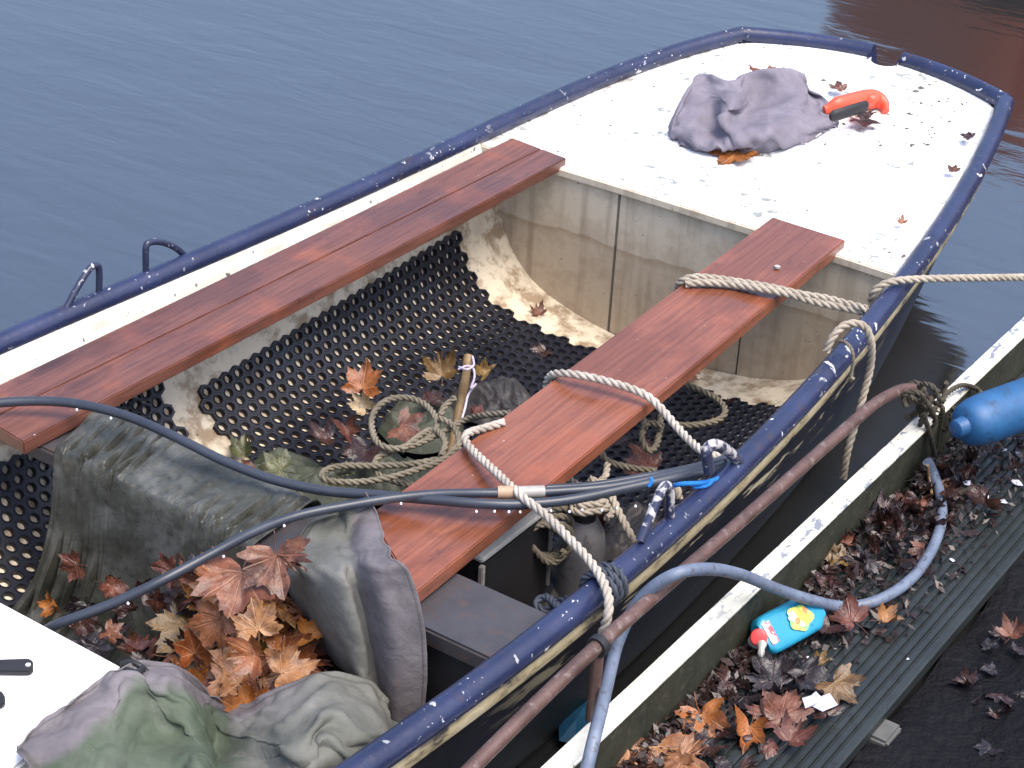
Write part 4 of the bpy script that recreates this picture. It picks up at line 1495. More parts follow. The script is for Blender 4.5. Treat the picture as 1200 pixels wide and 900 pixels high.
# ------------------------------------------------------------------ clutter inside the boat
bcn = P(565, 658, -.115)
crate = thing('battery_crate', (bcn.x - .09, bcn.y + .12, -.43), 'black crate with a pale grey lid standing behind the bench under the right plank', 'crate')
mb = MB()
mb.box((bcn.x - .10, bcn.y + .13, -.29), .20, .26, .34)
mb.build('crate_body', BLACKP, crate, bevel=0.006)
mb = MB()
mb.box((bcn.x - .10, bcn.y + .13, -.113), .206, .266, .012)
mb.build('crate_lid', PALEP, crate, bevel=0.003)
mb = MB()
mb.box((bcn.x + .0005, bcn.y - .0005, -.20), .012, .012, .15)
mb.build('corner_strip', METAL, crate, bevel=0.002)
mb = MB()
mb.box((bcn.x + .0015, bcn.y + .262, -.22), .006, .006, .20)
mb.build('edge_strip', METAL, crate)

# stick with string
stk = thing('wooden_stick', P(545, 440, -.2), 'bare wooden stick with lilac string leaning beside the grey rope coil', 'stick')
mb = MB()
mb.tube(resample(catmull([P(549, 416, -.12), P(546, 440, -.16), P(540, 470, -.22), P(530, 520, -.30), P(520, 560, -.36)], 6), .01), lambda t: 0.0115 - 0.002 * t + 0.001 * sin(t * 30), 9)
mb.build('stick', STICK, stk)
mb = MB()
mb.tube(resample(catmull([P(537, 433, -.12), P(546, 429, -.11), P(554, 431, -.12), P(556, 442, -.13), P(552, 455, -.15), P(558, 450, -.15), P(549, 462, -.17), P(545, 478, -.19), P(541, 492, -.2)], 8), .004), 0.0028, 7)
mb.tube(resample(catmull([P(538, 430, -.12), P(547, 433, -.11), P(555, 428, -.12), P(554, 418, -.12)], 8), .004), 0.0028, 7)
mb.build('string', TWINE, stk)


def lump(name, cx, cy, z, rx, ry, hgt, m, label, cat, seed=0, rot=0):
    c = P(cx, cy, z)
    mb = MB()
    rows = []
    for j in range(29):
        t = j / 28
        r = []
        for k in range(80):
            a = 2 * pi * k / 80
            rr = (1 - t) * (1 + 0.22 * noise.noise(Vector((cos(a) * 1.4 + seed, sin(a) * 1.4, seed))))
            x, y = cos(a) * rx * rr, sin(a) * ry * rr
            x, y = x * cos(rot) - y * sin(rot), x * sin(rot) + y * cos(rot)
            qv = Vector((x * 16 + seed, y * 16, seed))
            qv += noise.noise_vector(qv * .6)
            h_ = hgt * (1 - (1 - t) ** 2.5) * (0.75 + 0.5 * noise.noise(Vector((x * 9 + seed, y * 9, 2)))) + smooth01(t * 4) * crumple(Vector((x, y, 0)), 13, 0.016, seed)
            r.append(c + Vector((x, y, h_)))
        rows.append(r)
    mb.grid(rows, 0, True)
    o = mb.build(name, m, None, smooth=True, sharp=180)
    if label:
        tag(o, label, cat)
    return o


lump('black_rag', 585, 478, -.41, .14, .10, .07, RAG, 'crumpled black rag on the mat beside the wooden stick', 'rag', 1.3)
lump('green_rag', 494, 505, -.40, .12, .10, .08, RAG_G, 'dark green rag inside the grey rope coil', 'rag', 4.1)
lump('green_rag', 350, 580, -.41, .22, .13, .09, RAG_G, 'dark green rag tucked behind the draped bench', 'rag', 7.7)
lump('green_rag', 470, 570, -.38, .15, .10, .07, RAG_G, 'olive rag under the rope coil at the left edge of the right plank', 'rag', 9.7)
lump('black_rag', 735, 650, -.42, .10, .16, .12, RAG, 'crumpled black plastic between the jug and the right rail', 'rag', 2.9)
lump('black_rag', 660, 700, -.40, .09, .14, .15, RAG, 'black rag bunched behind the bench end by the near right rail', 'rag', 6.3)


# ------------------------------------------------------------------ leaves
def leaf_outline(rng, lobes=5, slim=1.0):
    tips = [(0, 1.0), (48 + rng.uniform(-5, 5), 0.92), (-48 + rng.uniform(-5, 5), 0.92), (96 + rng.uniform(-6, 6), 0.72), (-96 + rng.uniform(-6, 6), 0.72)]
    tips = sorted(tips)
    pts = []
    prev = None
    seq = [(-150, 0.22)] + tips + [(150, 0.22)]
    for i in range(len(seq) - 1):
        (a0, r0), (a1, r1) = seq[i], seq[i + 1]
        pts.append((a0, r0))
        first, last = i == 0, i == len(seq) - 2
        if first or last:
            if first:
                for t, f in ((0.3, 0.46), (0.5, 0.58), (0.62, 0.74), (0.74, 0.70), (0.9, 0.88)):
                    pts.append((lerp(a0, a1, t), f * r1 / 0.9 * rng.uniform(.94, 1.06)))
            else:
                for t, f in ((0.10, 0.88), (0.26, 0.70), (0.38, 0.74), (0.5, 0.58), (0.7, 0.46)):
                    pts.append((lerp(a0, a1, t), f * r0 / 0.9 * rng.uniform(.94, 1.06)))
        else:
            sinus = 0.60 * slim * rng.uniform(.9, 1.1)
            for t, f in ((0.10, 0.86 * r0), (0.20, 0.76 * r0), (0.25, 0.83 * r0), (0.38, 0.66 * r0), (0.5, sinus), (0.62, 0.66 * r1), (0.75, 0.83 * r1), (0.80, 0.76 * r1), (0.90, 0.86 * r1)):
                pts.append((lerp(a0, a1, t), f * rng.uniform(.95, 1.05)))
    pts.append(seq[-1])
    return [(sin(radians(a)) * r, cos(radians(a)) * r) for a, r in pts]


def leaf_mesh(seed, curl=0.25, fold=0.2, slim=1.0, roll=0.0, torn=0, stalk=True):
    rng = random.Random(seed)
    ol = leaf_outline(rng, 5, slim)
    sx_l = rng.uniform(.82, 1.08)
    ol = [(x * sx_l, y * (1.0 if x > 0 else rng_s)) for rng_s in (rng.uniform(.86, 1.04),) for x, y in ol]
    if torn:
        k0 = rng.randrange(8, len(ol) - 14)
        ol = [(x * (.62 + .15 * ((i * 7) % 3)), y * (.62 + .15 * ((i * 5) % 3))) if k0 <= i < k0 + 9 else (x, y) for i, (x, y) in enumerate(ol)]
    mb = MB()
    uv = []

    def surf(x, y):
        r = sqrt(x * x + y * y)
        a = math.atan2(x, y)
        z = curl * r * r * (0.6 + 0.6 * sin(a * 2 + seed)) + fold * abs(x) * 0.6
        z += 0.09 * sin(a * 5 + seed * 1.7) * r * r + 0.07 * noise.noise(Vector((x * 2.5 + seed, y * 2.5, 0))) + 0.035 * (1 - abs(noise.noise(Vector((x * 4.5 + seed * 3, y * 4.5, 2)))) * 3)
        z += curl * 0.5 * y * y * rng_k
        return z
    rng_k = rng.uniform(-1, 1)
    c = mb.vert((0, 0, surf(0, 0)))
    uv.append((0, 0))
    rings = []
    for f in (0.22, 0.42, 0.62, 0.82, 1.0):
        r = []
        for (x, y) in ol:
            X, Y = x * f, y * f
            Z = surf(X, Y)
            if roll:
                Rr = 0.9 / abs(roll)
                ax_ = X * .92 + Y * .39 * (1 if seed % 2 else -1)
                ay_ = Y * .92 - X * .39 * (1 if seed % 2 else -1)
                Zr = Rr * (1 - cos(ax_ / Rr)) * (1 if roll > 0 else -1)
                ax_ = Rr * sin(ax_ / Rr)
                X2 = ax_ * .92 - ay_ * .39 * (1 if seed % 2 else -1)
                Y2 = ay_ * .92 + ax_ * .39 * (1 if seed % 2 else -1)
                r.append(mb.vert((X2, Y2, Z + Zr)))
            else:
                r.append(mb.vert((X, Y, Z)))
            uv.append((X, Y))
        rings.append(r)
    n = len(ol)
    for i in range(n - 1):
        mb.face((c, rings[0][i], rings[0][i + 1]))
        for a, b in zip(rings, rings[1:]):
            mb.face((a[i], b[i], b[i + 1], a[i + 1]))
    if stalk:
        L = rng.uniform(.45, .8)
        sp = [Vector((0, 0.05, surf(0, 0) - .005)), Vector((rng.uniform(-.05, .05), -L * .4, -.01)), Vector((rng.uniform(-.15, .15), -L, rng.uniform(-.05, .12)))]
        k0 = len(mb.v)
        mb.tube(catmull(sp, 3), 0.016, 4)
        uv += [(0.5, -5)] * (len(mb.v) - k0)
    me = bpy.data.meshes.new('leaf')
    me.from_pydata(mb.v, [], mb.f)
    ul = me.uv_layers.new(name='UVMap')
    li = np.zeros(len(me.loops), dtype=np.int32)
    me.loops.foreach_get('vertex_index', li)
    ul.data.foreach_set('uv', np.array(uv, dtype=np.float32)[li].ravel())
    me.polygons.foreach_set('use_smooth', [True] * len(me.polygons))
    return me


LEAFM = {}
VAR = [(11, .15, .1, 1.0), (12, .35, .3, .95, .5), (13, -.25, .25, 1.05, -.6), (14, .55, .35, .9, .9, 1), (15, .1, .45, 1.0, 0, 1), (16, -.45, .2, 1.0, -1.0), (17, .5, .5, .85, 1.9), (18, .25, -.25, 1.1, .3), (19, .2, .3, 1.0, 1.4, 1), (20, -.3, .2, 1.05, -1.5, 1)]


def leaf(pos, size, col, rng, var=None, tilt=None, spin=None, label=None, group=None, name='leaf', face=None):
    v = var if var is not None else rng.randrange(len(VAR))
    key = (v, col)
    if key not in LEAFM:
        me = leaf_mesh(*VAR[v])
        me.materials.append(LF[col])
        LEAFM[key] = me
    o = bpy.data.objects.new(name, LEAFM[key])
    C.objects.link(o)
    tx, ty = tilt if tilt else (rng.gauss(0, .3), rng.gauss(0, .3))
    sp = spin if spin is not None else rng.uniform(0, 2 * pi)
    if face is not None:
        nrm = Vector(face).normalized()
        qz = nrm.to_track_quat('Z', 'Y').to_matrix().to_4x4()
        Mx = qz @ Matrix.Rotation(sp, 4, 'Z') @ Matrix.Rotation(tx, 4, 'X')
    else:
        Mx = Matrix.Rotation(tx, 4, 'X') @ Matrix.Rotation(ty, 4, 'Y') @ Matrix.Rotation(sp, 4, 'Z')
    o.matrix_world = Matrix.Translation(pos) @ Mx @ Matrix.Scale(size, 4)
    tag(o, label, 'leaf', group)
    return o


def spin_to(px, py, z, px2, py2):
    """rotation so that the leaf's tip (+y) points from the first to the second photo point"""
    d = P(px2, py2, z) - P(px, py, z)
    return math.atan2(d.y, d.x) - pi / 2


rng = random.Random(21)
# heap in front of the bench
heap = 'leaf heap between the draped bench and the crumpled tarpaulin'


def heap_z(px, py):
    return -0.095 - 0.10 * smooth01((py - 640) / 180.0) - 0.04 * abs(px - 300) / 90.0


# underlying mound of leaves
mb = MB()
rows = []
for j in range(12):
    r = []
    for i in range(12):
        px, py = 195 + 210 * i / 11, 640 + 200 * j / 11
        p = P(px, py, heap_z(px, py) - 0.035)
        r.append(p + Vector((0, 0, 0.012 * noise.noise(p * 20))))
    rows.append(r)
mb.grid(rows)
tag(mb.build('leaf_mulch', LF['dark'], None), 'packed brown leaf mulch under the leaf heap in front of the bench', 'leaf mulch', kind='stuff')
CW = {'orange': 'orange brown', 'tan': 'pale tan', 'rust': 'reddish brown', 'dark': 'dark maroon', 'ochre': 'ochre', 'black': 'blackish'}
for i in range(120):
    py = rng.uniform(670, 838)
    px = lerp(300, 292, (py - 690) / 140) + rng.gauss(0, 42)
    px = max(208 + max(0, 735 - py) * 0.5, min(392 - max(0, py - 795) * .9, px))
    d = abs(px - 298) / 90
    col = rng.choices(['orange', 'tan', 'rust', 'dark', 'ochre'], [5.0 * (1.25 - d), 3.0 * max(0.1, (1.2 - d)), 2.0, 0.8 + 2.5 * d, 0.6])[0]
    p = P(px, py, heap_z(px, py) + rng.uniform(-.035, .02) - .005)
    zone = ('upper' if py < 735 else 'lower') + (' left' if px < 275 else ' right' if px > 325 else ' middle')
    leaf(p, rng.uniform(.055, .115), col, rng, var=rng.choice([0, 0, 1, 1, 2, 3, 4, 4, 5, 7, 7, 8]), tilt=(rng.gauss(0.32, .3), rng.gauss(0.1, .3)), label='%s leaf in the %s of the heap before the bench' % (CW[col], zone), group='%s leaves heaped in front of the bench, %s' % (CW[col], zone))
# the marked leaves of the heap
leaf(PY(285, 672, 2.19), .115, 'rose', rng, 0, face=Vector((0.35, -.75, .75)), spin=radians(180), label='large flat reddish tan leaf leaning on the tarpaulin at the top of the heap')
leaf(PY(325, 650, 2.22), .095, 'rust', rng, 4, face=Vector((0.35, -.8, .6)), spin=radians(200), label='red leaf standing behind the large tan leaf at the top of the heap')
leaf(PY(258, 725, 2.13), .085, 'rose', rng, 1, face=Vector((0.3, -.6, .8)), spin=radians(150), label='dull rosy brown leaf on the left shoulder of the heap')
leaf(PY(303, 738, 2.09), .065, 'tan', rng, 7, face=Vector((0.4, -.7, .7)), spin=radians(20), label='pale tan leaf in the middle of the heap')
leaf(PY(300, 768, 2.03), .065, 'orange', rng, 3, face=Vector((0.4, -.8, .5)), spin=radians(100), label='bright orange curled leaf below the pale tan one in the heap')
leaf(P(228, 765, -.13), .065, 'orange', rng, 6, face=Vector((0.7, -.7, .3)), spin=radians(10), label='bright orange leaf standing at the left foot of the heap')
leaf(P(280, 800, -.17), .08, 'tan', rng, 0, face=Vector((0.3, -.5, .9)), spin=radians(60), label='broad tan leaf at the lower front of the heap')
leaf(P(330, 790, -.15), .085, 'tan', rng, 1, face=Vector((0.3, -.6, .8)), spin=radians(-60), label='tan leaf at the lower right of the heap beside the grey cloth')
leaf(P(360, 745, -.14), .06, 'orange', rng, 6, face=Vector((0.3, -.6, .8)), spin=radians(-80), label='curled orange leaf against the hanging grey cloth')
# dark wet leaves on the floor under the draped bench
for i in range(70):
    py = rng.uniform(690, 790)
    px = rng.uniform(75, 235)
    if py < 715 + (px - 60) * .30:
        continue
    if py > 705 + (px - 0) * 0.52:
        continue
    lc_ = rng.choice(['dark', 'dark', 'dark', 'rust', 'black'])
    leaf(P(px, py, -.30 + rng.uniform(-.03, .03)), rng.uniform(.035, .06), lc_, rng, label='wet %s leaf on the floor below the draped bench' % CW[lc_], group='wet %s leaves below the draped bench' % CW[lc_])
for i in range(14):
    p = PY(rng.uniform(90, 230), rng.uniform(660, 730), 2.215)
    lc_ = rng.choice(['dark', 'black', 'rust'])
    leaf(p, rng.uniform(.03, .05), lc_, rng, face=Vector((rng.gauss(.2, .4), -1, rng.uniform(0, .6))), label='wet %s leaf stuck to the front of the draped tarpaulin' % CW[lc_], group='%s leaves stuck to the tarpaulin' % CW[lc_])
leaf(PY(64, 712, 2.17), .045, 'orange', rng, 6, face=Vector((.6, -1, .1)), spin=radians(20), label='thin orange leaf at the lower left corner of the draped tarpaulin')

# leaves on the mat
mat_list = [
    (425, 455, -.24, .085, 'orange', 1, Vector((.3, -.7, .7)), 0, 'upright orange leaf on the mat behind the pale leaf'),
    (428, 478, -.23, .055, 'pale', 6, Vector((.5, -.7, .6)), 40, 'pale beige curled leaf inside the rope coil'),
    (385, 515, -.30, .07, 'dark', 3, Vector((.1, -.2, 1)), 110, 'dark maroon leaf left of the rope coil on the mat'),
    (405, 500, -.28, .06, 'rust', 6, Vector((.3, -.5, .9)), 200, 'rust red leaf folded left of the pale leaf'),
    (470, 500, -.27, .075, 'rust', 0, Vector((.2, -.3, 1)), 250, 'reddish leaf lying inside the rope coil'),
    (430, 528, -.28, .08, 'dark', 1, Vector((.2, -.3, 1)), 160, 'dark leaf under the lower rope loop'),
    (518, 440, -.26, .075, 'ochre', 3, Vector((.2, -.6, .8)), 20, 'ochre brown leaf standing left of the wooden stick'),
    (566, 440, -.27, .05, 'ochre', 6, Vector((.2, -.6, .8)), -40, 'ochre brown leaf standing right of the wooden stick'),
    (505, 470, -.30, .06, 'dark', 2, Vector((0, -.2, 1)), 10, 'dark leaf beneath the ochre leaf by the stick'),
    (632, 368, -.40, .04, 'rust', 3, Vector((.2, -.3, 1)), 30, 'small red leaf on the stained floor by the bulkhead'),
    (606, 356, -.40, .035, 'dark', 2, Vector((.2, -.3, 1)), 80, 'small dark leaf beside the mat corner near the bulkhead'),
    (638, 413, -.42, .05, 'dark', 1, Vector((.1, -.2, 1)), 140, 'maroon leaf on the mat left of the plank middle'),
    (575, 402, -.41, .03, 'ochre', 5, Vector((0, 0, 1)), 60, 'small brown leaf on the mat far from the rope coil'),
    (560, 487, -.34, .05, 'rust', 5, Vector((0, -.3, 1)), 60, 'red leaf under the black rag on the mat'),
    (760, 548, -.34, .075, 'rust', 7, Vector((.1, -.3, 1)), 75, 'brown leaf on the mat between plank and right rail'),
    (725, 520, -.36, .06, 'dark', 3, Vector((.1, -.3, 1)), 15, 'dark leaf by the right edge of the plank on the mat'),
    (750, 525, -.37, .055, 'rust', 1, Vector((.1, -.3, 1)), 215, 'rust leaf below the slack rope knot'),
    (800, 440, -.42, .06, 'orange', 5, Vector((.1, -.3, 1)), 300, 'orange leaf on the floor under the plank near the bulkhead'),
    (838, 500, -.41, .035, 'tan', 6, Vector((.1, -.3, 1)), 300, 'small tan leaf right of the slack rope loop'),
    (858, 478, -.42, .03, 'rust', 6, Vector((.1, -.3, 1)), 100, 'small rust leaf at the mat edge near the right rail'),
    (300, 560, -.26, .07, 'rust', 3, Vector((.2, -.4, 1)), 150, 'rust leaf behind the draped bench under the cable'),
    (262, 528, -.38, .055, 'dark', 3, Vector((.1, -.3, 1)), 100, 'dark leaf at the near corner of the large mat'),
    (285, 532, -.36, .06, 'olive', 6, Vector((.2, -.5, 1)), 10, 'olive leaf at the near corner of the large mat'),
    (330, 552, -.30, .075, 'olive', 7, Vector((.2, -.5, 1)), 100, 'olive green leaf lying on the rag behind the bench'),
    (395, 556, -.26, .06, 'olive', 4, Vector((.2, -.5, 1)), 220, 'olive leaf left of the lowest rope loop'),
]
for (px, py, z, sz, col, var, fc, sp, lb) in mat_list:
    leaf(P(px, py, z), sz, col, rng, var, tilt=(0, 0), face=fc, spin=radians(sp), label=lb)
for i in range(12):
    leaf(P(rng.uniform(690, 800), rng.uniform(600, 640), -.38), rng.uniform(.03, .05), rng.choice(['dark', 'black']), rng, label='wet dark leaf on the boat floor beside the jug', group='dark leaves beside the jug')

# leaves on the end deck
DU = Vector((0, 0, 1))
deck_list = [
    (902, 90, .095, 'orange', 0, 40, 'orange brown leaf poking out behind the cloth bundle'),
    (866, 180, .095, 'orange', 0, 200, 'orange brown leaf poking out under the near side of the cloth bundle'),
    (1008, 141, .075, 'dark', 4, 250, 'dark maroon leaf under the orange handle'),
    (1008, 137, .045, 'pale', 1, 100, 'pale tan curled leaf under the orange handle'),
    (985, 106, .05, 'rust', 1, 60, 'small rust leaf behind the orange handle'),
    (1136, 162, .035, 'dark', 4, 100, 'small dark leaf by the far right rail of the white deck'),
    (1117, 201, .035, 'rust', 1, 30, 'small maroon leaf by the right rail of the white deck, nearer than the dark one'),
    (1057, 262, .028, 'rose', 3, 30, 'tiny crumpled pinkish leaf on the white deck near the right rail'),
]
for (px, py, sz, col, var, sp, lb) in deck_list:
    p = P(px, py, 0.03)
    p = P(px, py, deck_z(p) + 0.012)
    leaf(p, sz, col, rng, var, tilt=(0, 0), face=Vector((rng.uniform(-.1, .1), -.12, 1)), spin=radians(sp), label=lb)

# crumbs and grit on the white deck
mb = MB()
for i in range(170):
    if rng.random() < 0.5:
        px, py = rng.gauss(1075, 35), rng.gauss(145, 22)
    elif rng.random() < .3:
        px, py = rng.gauss(820, 50), rng.gauss(85, 12)
    else:
        px, py = rng.uniform(640, 1140), rng.uniform(70, 320)
    p = P(px, py, .03)
    if p.y < BK + .02 or p.y > yT(p.x) - .05 or abs(p.x) > hw(p.y, p.x) - .05:
        continue
    z = zs(p.y) - 0.019 + 0.006 * (1 - (p.x / hw(p.y, p.x)) ** 2)
    s_ = rng.uniform(.002, .006) * (2 if rng.random() < .15 else 1)
    a = rng.uniform(0, pi)
    u = Vector((cos(a), sin(a), 0)) * s_
    v = Vector((-sin(a), cos(a), 0)) * s_ * rng.uniform(.3, .8)
    q0 = Vector((p.x, p.y, z + .0012))
    ids = [mb.vert(q0 + u * 1.2), mb.vert(q0 + v), mb.vert(q0 - u), mb.vert(q0 - v)]
    tp = mb.vert(q0 + DU * s_ * .5)
    for k in range(4):
        mb.face((ids[k], ids[(k + 1) % 4], tp))
tag(mb.build('deck_crumbs', FLAKE, None, smooth=False), 'dark leaf crumbs scattered over the white end deck', 'crumbs', kind='stuff')

# ------------------------------------------------------------------ pontoon
pont = thing('pontoon', (1.08, 3.0, -.4), 'narrow floating pontoon with white topped edge beam and grooved grey boards beside the boat', 'pontoon')
b0, b1, b2 = 0.892, 0.931, -0.15
for ya, yb_ in ((0.6, 3.90), (3.915, 9.0)):
    for nm, m, zt, zb, xa, xb in (('edge_beam', BEAMSIDE, b2 - .012, -.36, b0, b1), ('beam_cap', BEAMTOP, b2, b2 - .012, b0 - .003, b1 + .003)):
        mb = MB()
        rows = []
        n = 40
        for i in range(n + 1):
            y = lerp(ya, yb_, i / n)
            sh = 0.012 * (y - 2.2) / 1.6
            wob = 0.0015 * noise.noise(Vector((y * 9, zt, 0)))
            rows.append([Vector((xa + sh, y, zt + wob)), Vector((xb + sh, y, zt - wob)), Vector((xb + sh, y, zb)), Vector((xa + sh, y, zb))])
        ids = mb.grid(rows, 0, True)
        mb.face(tuple(ids[0]))
        mb.face(tuple(reversed(ids[-1])))
        mb.build(nm, m, pont, bevel=0.004, sharp=50)
DZ = -0.28
# grooved boards: profile across x swept along y
for xa, xb in ((0.936, 1.098), (1.102, 1.262)):
    prof = [(xa, DZ - .03), (xa, DZ)]
    ng = 8
    wd = (xb - xa) / ng
    for k in range(ng):
        x = xa + k * wd
        prof += [(x + .002, DZ), (x + wd - .0065, DZ), (x + wd - .0055, DZ - .0065), (x + wd - .0015, DZ - .0065)] if k < ng - 1 else [(x + .002, DZ), (x + wd - .004, DZ), (xb, DZ - .004)]
    prof += [(xb, DZ - .03)]
    mb = MB()
    rows = []
    for i in range(31):
        y = 0.6 + 8.4 * i / 30
        sh = 0.012 * (y - 2.2) / 1.6
        rows.append([Vector((x + sh, y, z)) for x, z in prof])
    ids = mb.grid(rows, 0, True)
    mb.face(tuple(ids[0]))
    mb.face(tuple(reversed(ids[-1])))
    mb.build('deck_board', DECKB, pont, smooth=True, sharp=25)
mb = MB()
mb.box((1.10, 4.0, -.335), .26, 6.0, .045)
mb.build('float', BEAMSIDE, pont)
cb = P(1038, 858, -.31)
mb = MB()
mb.box((cb.x - .005, cb.y, -.325), .05, .075, .04)
mb.build('bracket_block', CONC, pont, bevel=0.006)

# rusty handrail along the pontoon with a short post
rail = thing('rusty_handrail', (0.90, 2.45, -.15), 'rusty brown pipe rail running beside the boat on a short post', 'pipe rail')
mb = MB()
pp = [PX(470, 985, .885), PX(560, 893, .887), PX(700, 757, .89), PX(860, 618, .892), PX(980, 512, .895), PX(1020, 477, .897), PX(1040, 464, .898), PX(1056, 457, .90), PX(1070, 456, .905), PX(1080, 462, .91), PX(1086, 478, .915)]
mb.tube(resample(catmull(pp, 8), .012), 0.0138, 12)
mb.build('pipe', RUSTPIPE, rail)
mb = MB()
pt = PX(701, 757, .89)
mb.tube([pt, pt + Vector((0, 0, -.07)), Vector((pt.x, pt.y, -.152))], 0.012, 10)
mb.build('post', RUSTPIPE, rail)
mb = MB()
dd = (PX(860, 618, .892) - pt).normalized()
mb.tube([pt - dd * .009, pt + dd * .009], 0.021, 14)
mb.build('clamp', BLACKP, rail)

# grey hose: over the pipe and across the pontoon
cable('hose', [PX(664, 1010, .99), PX(676, 955, .985), PX(688, 900, .975), PX(697, 862, .958), PX(705, 830, .93), PX(713, 795, .895), PX(724, 752, .862), PX(742, 714, .862), PX(768, 686, .892), PX(800, 670, .93), PX(835, 667, .945), PX(870, 674, .955), P(910, 690, -.14), P(950, 703, -.2), P(990, 711, -.262), P(1030, 703, -.263), P(1066, 680, -.263), P(1090, 648, -.263), P(1103, 612, -.262), P(1102, 580, -.255), P(1094, 556, -.235), P(1087, 541, -.20)],
      0.0125, HOSE, 'grey blue hose arching over the rusty rail and curving across the pontoon boards', 'hose')

# fender
f0, f1 = P(1128, 500, -.07), P(1260, 452, -.07)
fa = (f1 - f0).normalized()
fen = thing('boat_fender', f0.lerp(f1, .5), 'blue inflated boat fender lying by the white beam at the right edge', 'fender')
Lf = 0.62
mb = MB()
mb.lathe(f0, fa, [(0.012, 0), (0.036, .004), (0.051, .018), (0.058, .045), (0.061, .09), (0.061, .45), (0.053, .53), (0.03, .58), (0.012, .6)], 28)
mb.build('fender_body', FENDER, fen)
mb = MB()
mb.lathe(f0 - fa * .028, fa, [(0.014, 0), (0.021, .004), (0.023, .02), (0.026, .032)], 14)
mb.build('fender_eye', FENDER2, fen)

# knots of mossy rope round the beam
mb = MB()
kc = PX(1084, 478, .915)
rk = random.Random(5)
for (cx, cy, r_, sq) in ((1078, 470, .030, 1.0), (1092, 462, .022, .9), (1088, 486, .036, .8), (1104, 490, .03, .9), (1098, 478, .026, .8), (1074, 460, .021, 1), (1112, 508, .03, .7), (1100, 512, .034, .6)):
    c = PX(cx, cy, .935)
    pts = []
    ax = Vector((rk.uniform(-1, 1), rk.uniform(-1, 1), rk.uniform(-.4, .4))).normalized()
    u = ax.orthogonal().normalized()
    v = ax.cross(u)
    for i in range(9):
        a = 2 * pi * i / 9 * 1.15
        pts.append(c + u * cos(a) * r_ + v * sin(a) * r_ * sq + ax * .008 * i * .6)
    rope_mesh(mb, pts, 0.0068)
rope_mesh(mb, [PX(1082, 486, .94), PX(1090, 510, .955), PX(1096, 535, .965), PX(1103, 560, .975), P(1112, 572, -.262), P(1124, 578, -.27), P(1140, 572, -.27)], 0.0075)
rope_mesh(mb, [PX(1090, 488, .93), PX(1105, 466, .93), PX(1125, 452, .94), PX(1145, 456, .96), PX(1150, 464, .975)], 0.0068)
rope_mesh(mb, [P(1060, 454, -.06), P(1072, 448, -.04), P(1082, 456, -.05), P(1080, 468, -.08), P(1068, 470, -.08), P(1062, 460, -.06), P(1074, 452, -.04)], 0.0075)
rope_mesh(mb, [PX(1080, 480, .905), PX(1100, 484, .93), PX(1120, 494, .95), PX(1134, 502, .98)], 0.0075)
rope_mesh(mb, [PX(1078, 492, .90), PX(1076, 478, .88), PX(1084, 474, .93), PX(1096, 492, .955), PX(1090, 512, .952)], 0.0075)
tag(mb.build('rope_knot', ROPE_K, None, smooth=True, sharp=80), 'tangled mossy rope knot tying the rail end and fender to the white beam', 'rope')
cable('thin_wire', [P(1087, 545, -.2), P(1089, 560, -.24), P(1092, 580, -.262)], 0.004, STICK, 'thin stiff wire beside the hose end on the pontoon', 'wire')

# bottle
bt0, bt1 = P(891, 749, DZ + .035), P(949, 718, DZ + .04)
ba = (bt1 - bt0).normalized()
bot = thing('squeeze_bottle', bt0, 'turquoise squeeze bottle with red cap and yellow flower label on the pontoon', 'bottle')
bn = (CAM - bt0).normalized()
bn = (bn - ba * bn.dot(ba)).normalized()
bs = ba.cross(bn).normalized()
L = (bt1 - bt0).length * 1.18


def sec(t):
    w_ = [(0, .030), (.05, .041), (.12, .0425), (.3, .043), (.55, .0425), (.80, .042), (.86, .040), (.95, .026), (1.0, .022)]
    for (a, b), (c, d) in zip(w_, w_[1:]):
        if a <= t <= c:
            return lerp(b, d, (t - a) / (c - a))
    return .02


mb = MB()
rows = []
for i in range(25):
    t = i / 24
    hw_, hd = sec(t), .0215 * (1 - .35 * max(0, t - .8) / .2) * (0.75 + .25 * min(1, t / .08))
    r = []
    for k in range(28):
        a = 2 * pi * k / 28
        ca, sa = cos(a), sin(a)
        sx_ = math.copysign(abs(ca) ** .4, ca)
        sy_ = math.copysign(abs(sa) ** .5, sa)
        r.append(bt0 + ba * (L * t) + bs * (sx_ * hw_) + bn * (sy_ * hd))
    rows.append(r)
ids = mb.grid(rows, 0, True)
mb.face(tuple(ids[0]))
mb.face(tuple(reversed(ids[-1])))
mb.build('bottle_body', BOTTLE, bot)
q = Mat('flower_label')
u, v, _ = q.sep(q.tc.outputs['Generated'])
co = q.coord('World')
ncol_ = q.noise(co, 45, 3, 0.5)
lab = q.ramp(ncol_, [(0.38, (0.20, 0.45, 0.16)), (0.44, (0.45, 0.55, 0.12)), (0.48, (0.72, 0.60, 0.08)), (0.56, (0.75, 0.62, 0.12)), (0.6, (0.75, 0.35, 0.08)), (0.66, (0.7, 0.6, 0.3))])
LABEL = q.set(lab, 0.35)
mb = MB()
lcn = bt0 + ba * (L * .57)
c_ = mb.vert(lcn + bn * (.0215 + .0035))
rg = []
for k in range(26):
    a = 2 * pi * k / 26
    rr = 1 + 0.10 * sin(a * 5) + .06 * sin(a * 3 + 1)
    uu, vv = cos(a) * .032 * rr, sin(a) * .027 * rr
    f = max(0.0, 1 - (abs(vv) / .0425) ** 5) ** .25
    rg.append(mb.vert(lcn + ba * uu + bs * vv + bn * (.0215 * f + .0035)))
for k in range(26):
    mb.face((c_, rg[k], rg[(k + 1) % 26]))
mb.build('flower_label', LABEL, bot)
mb = MB()
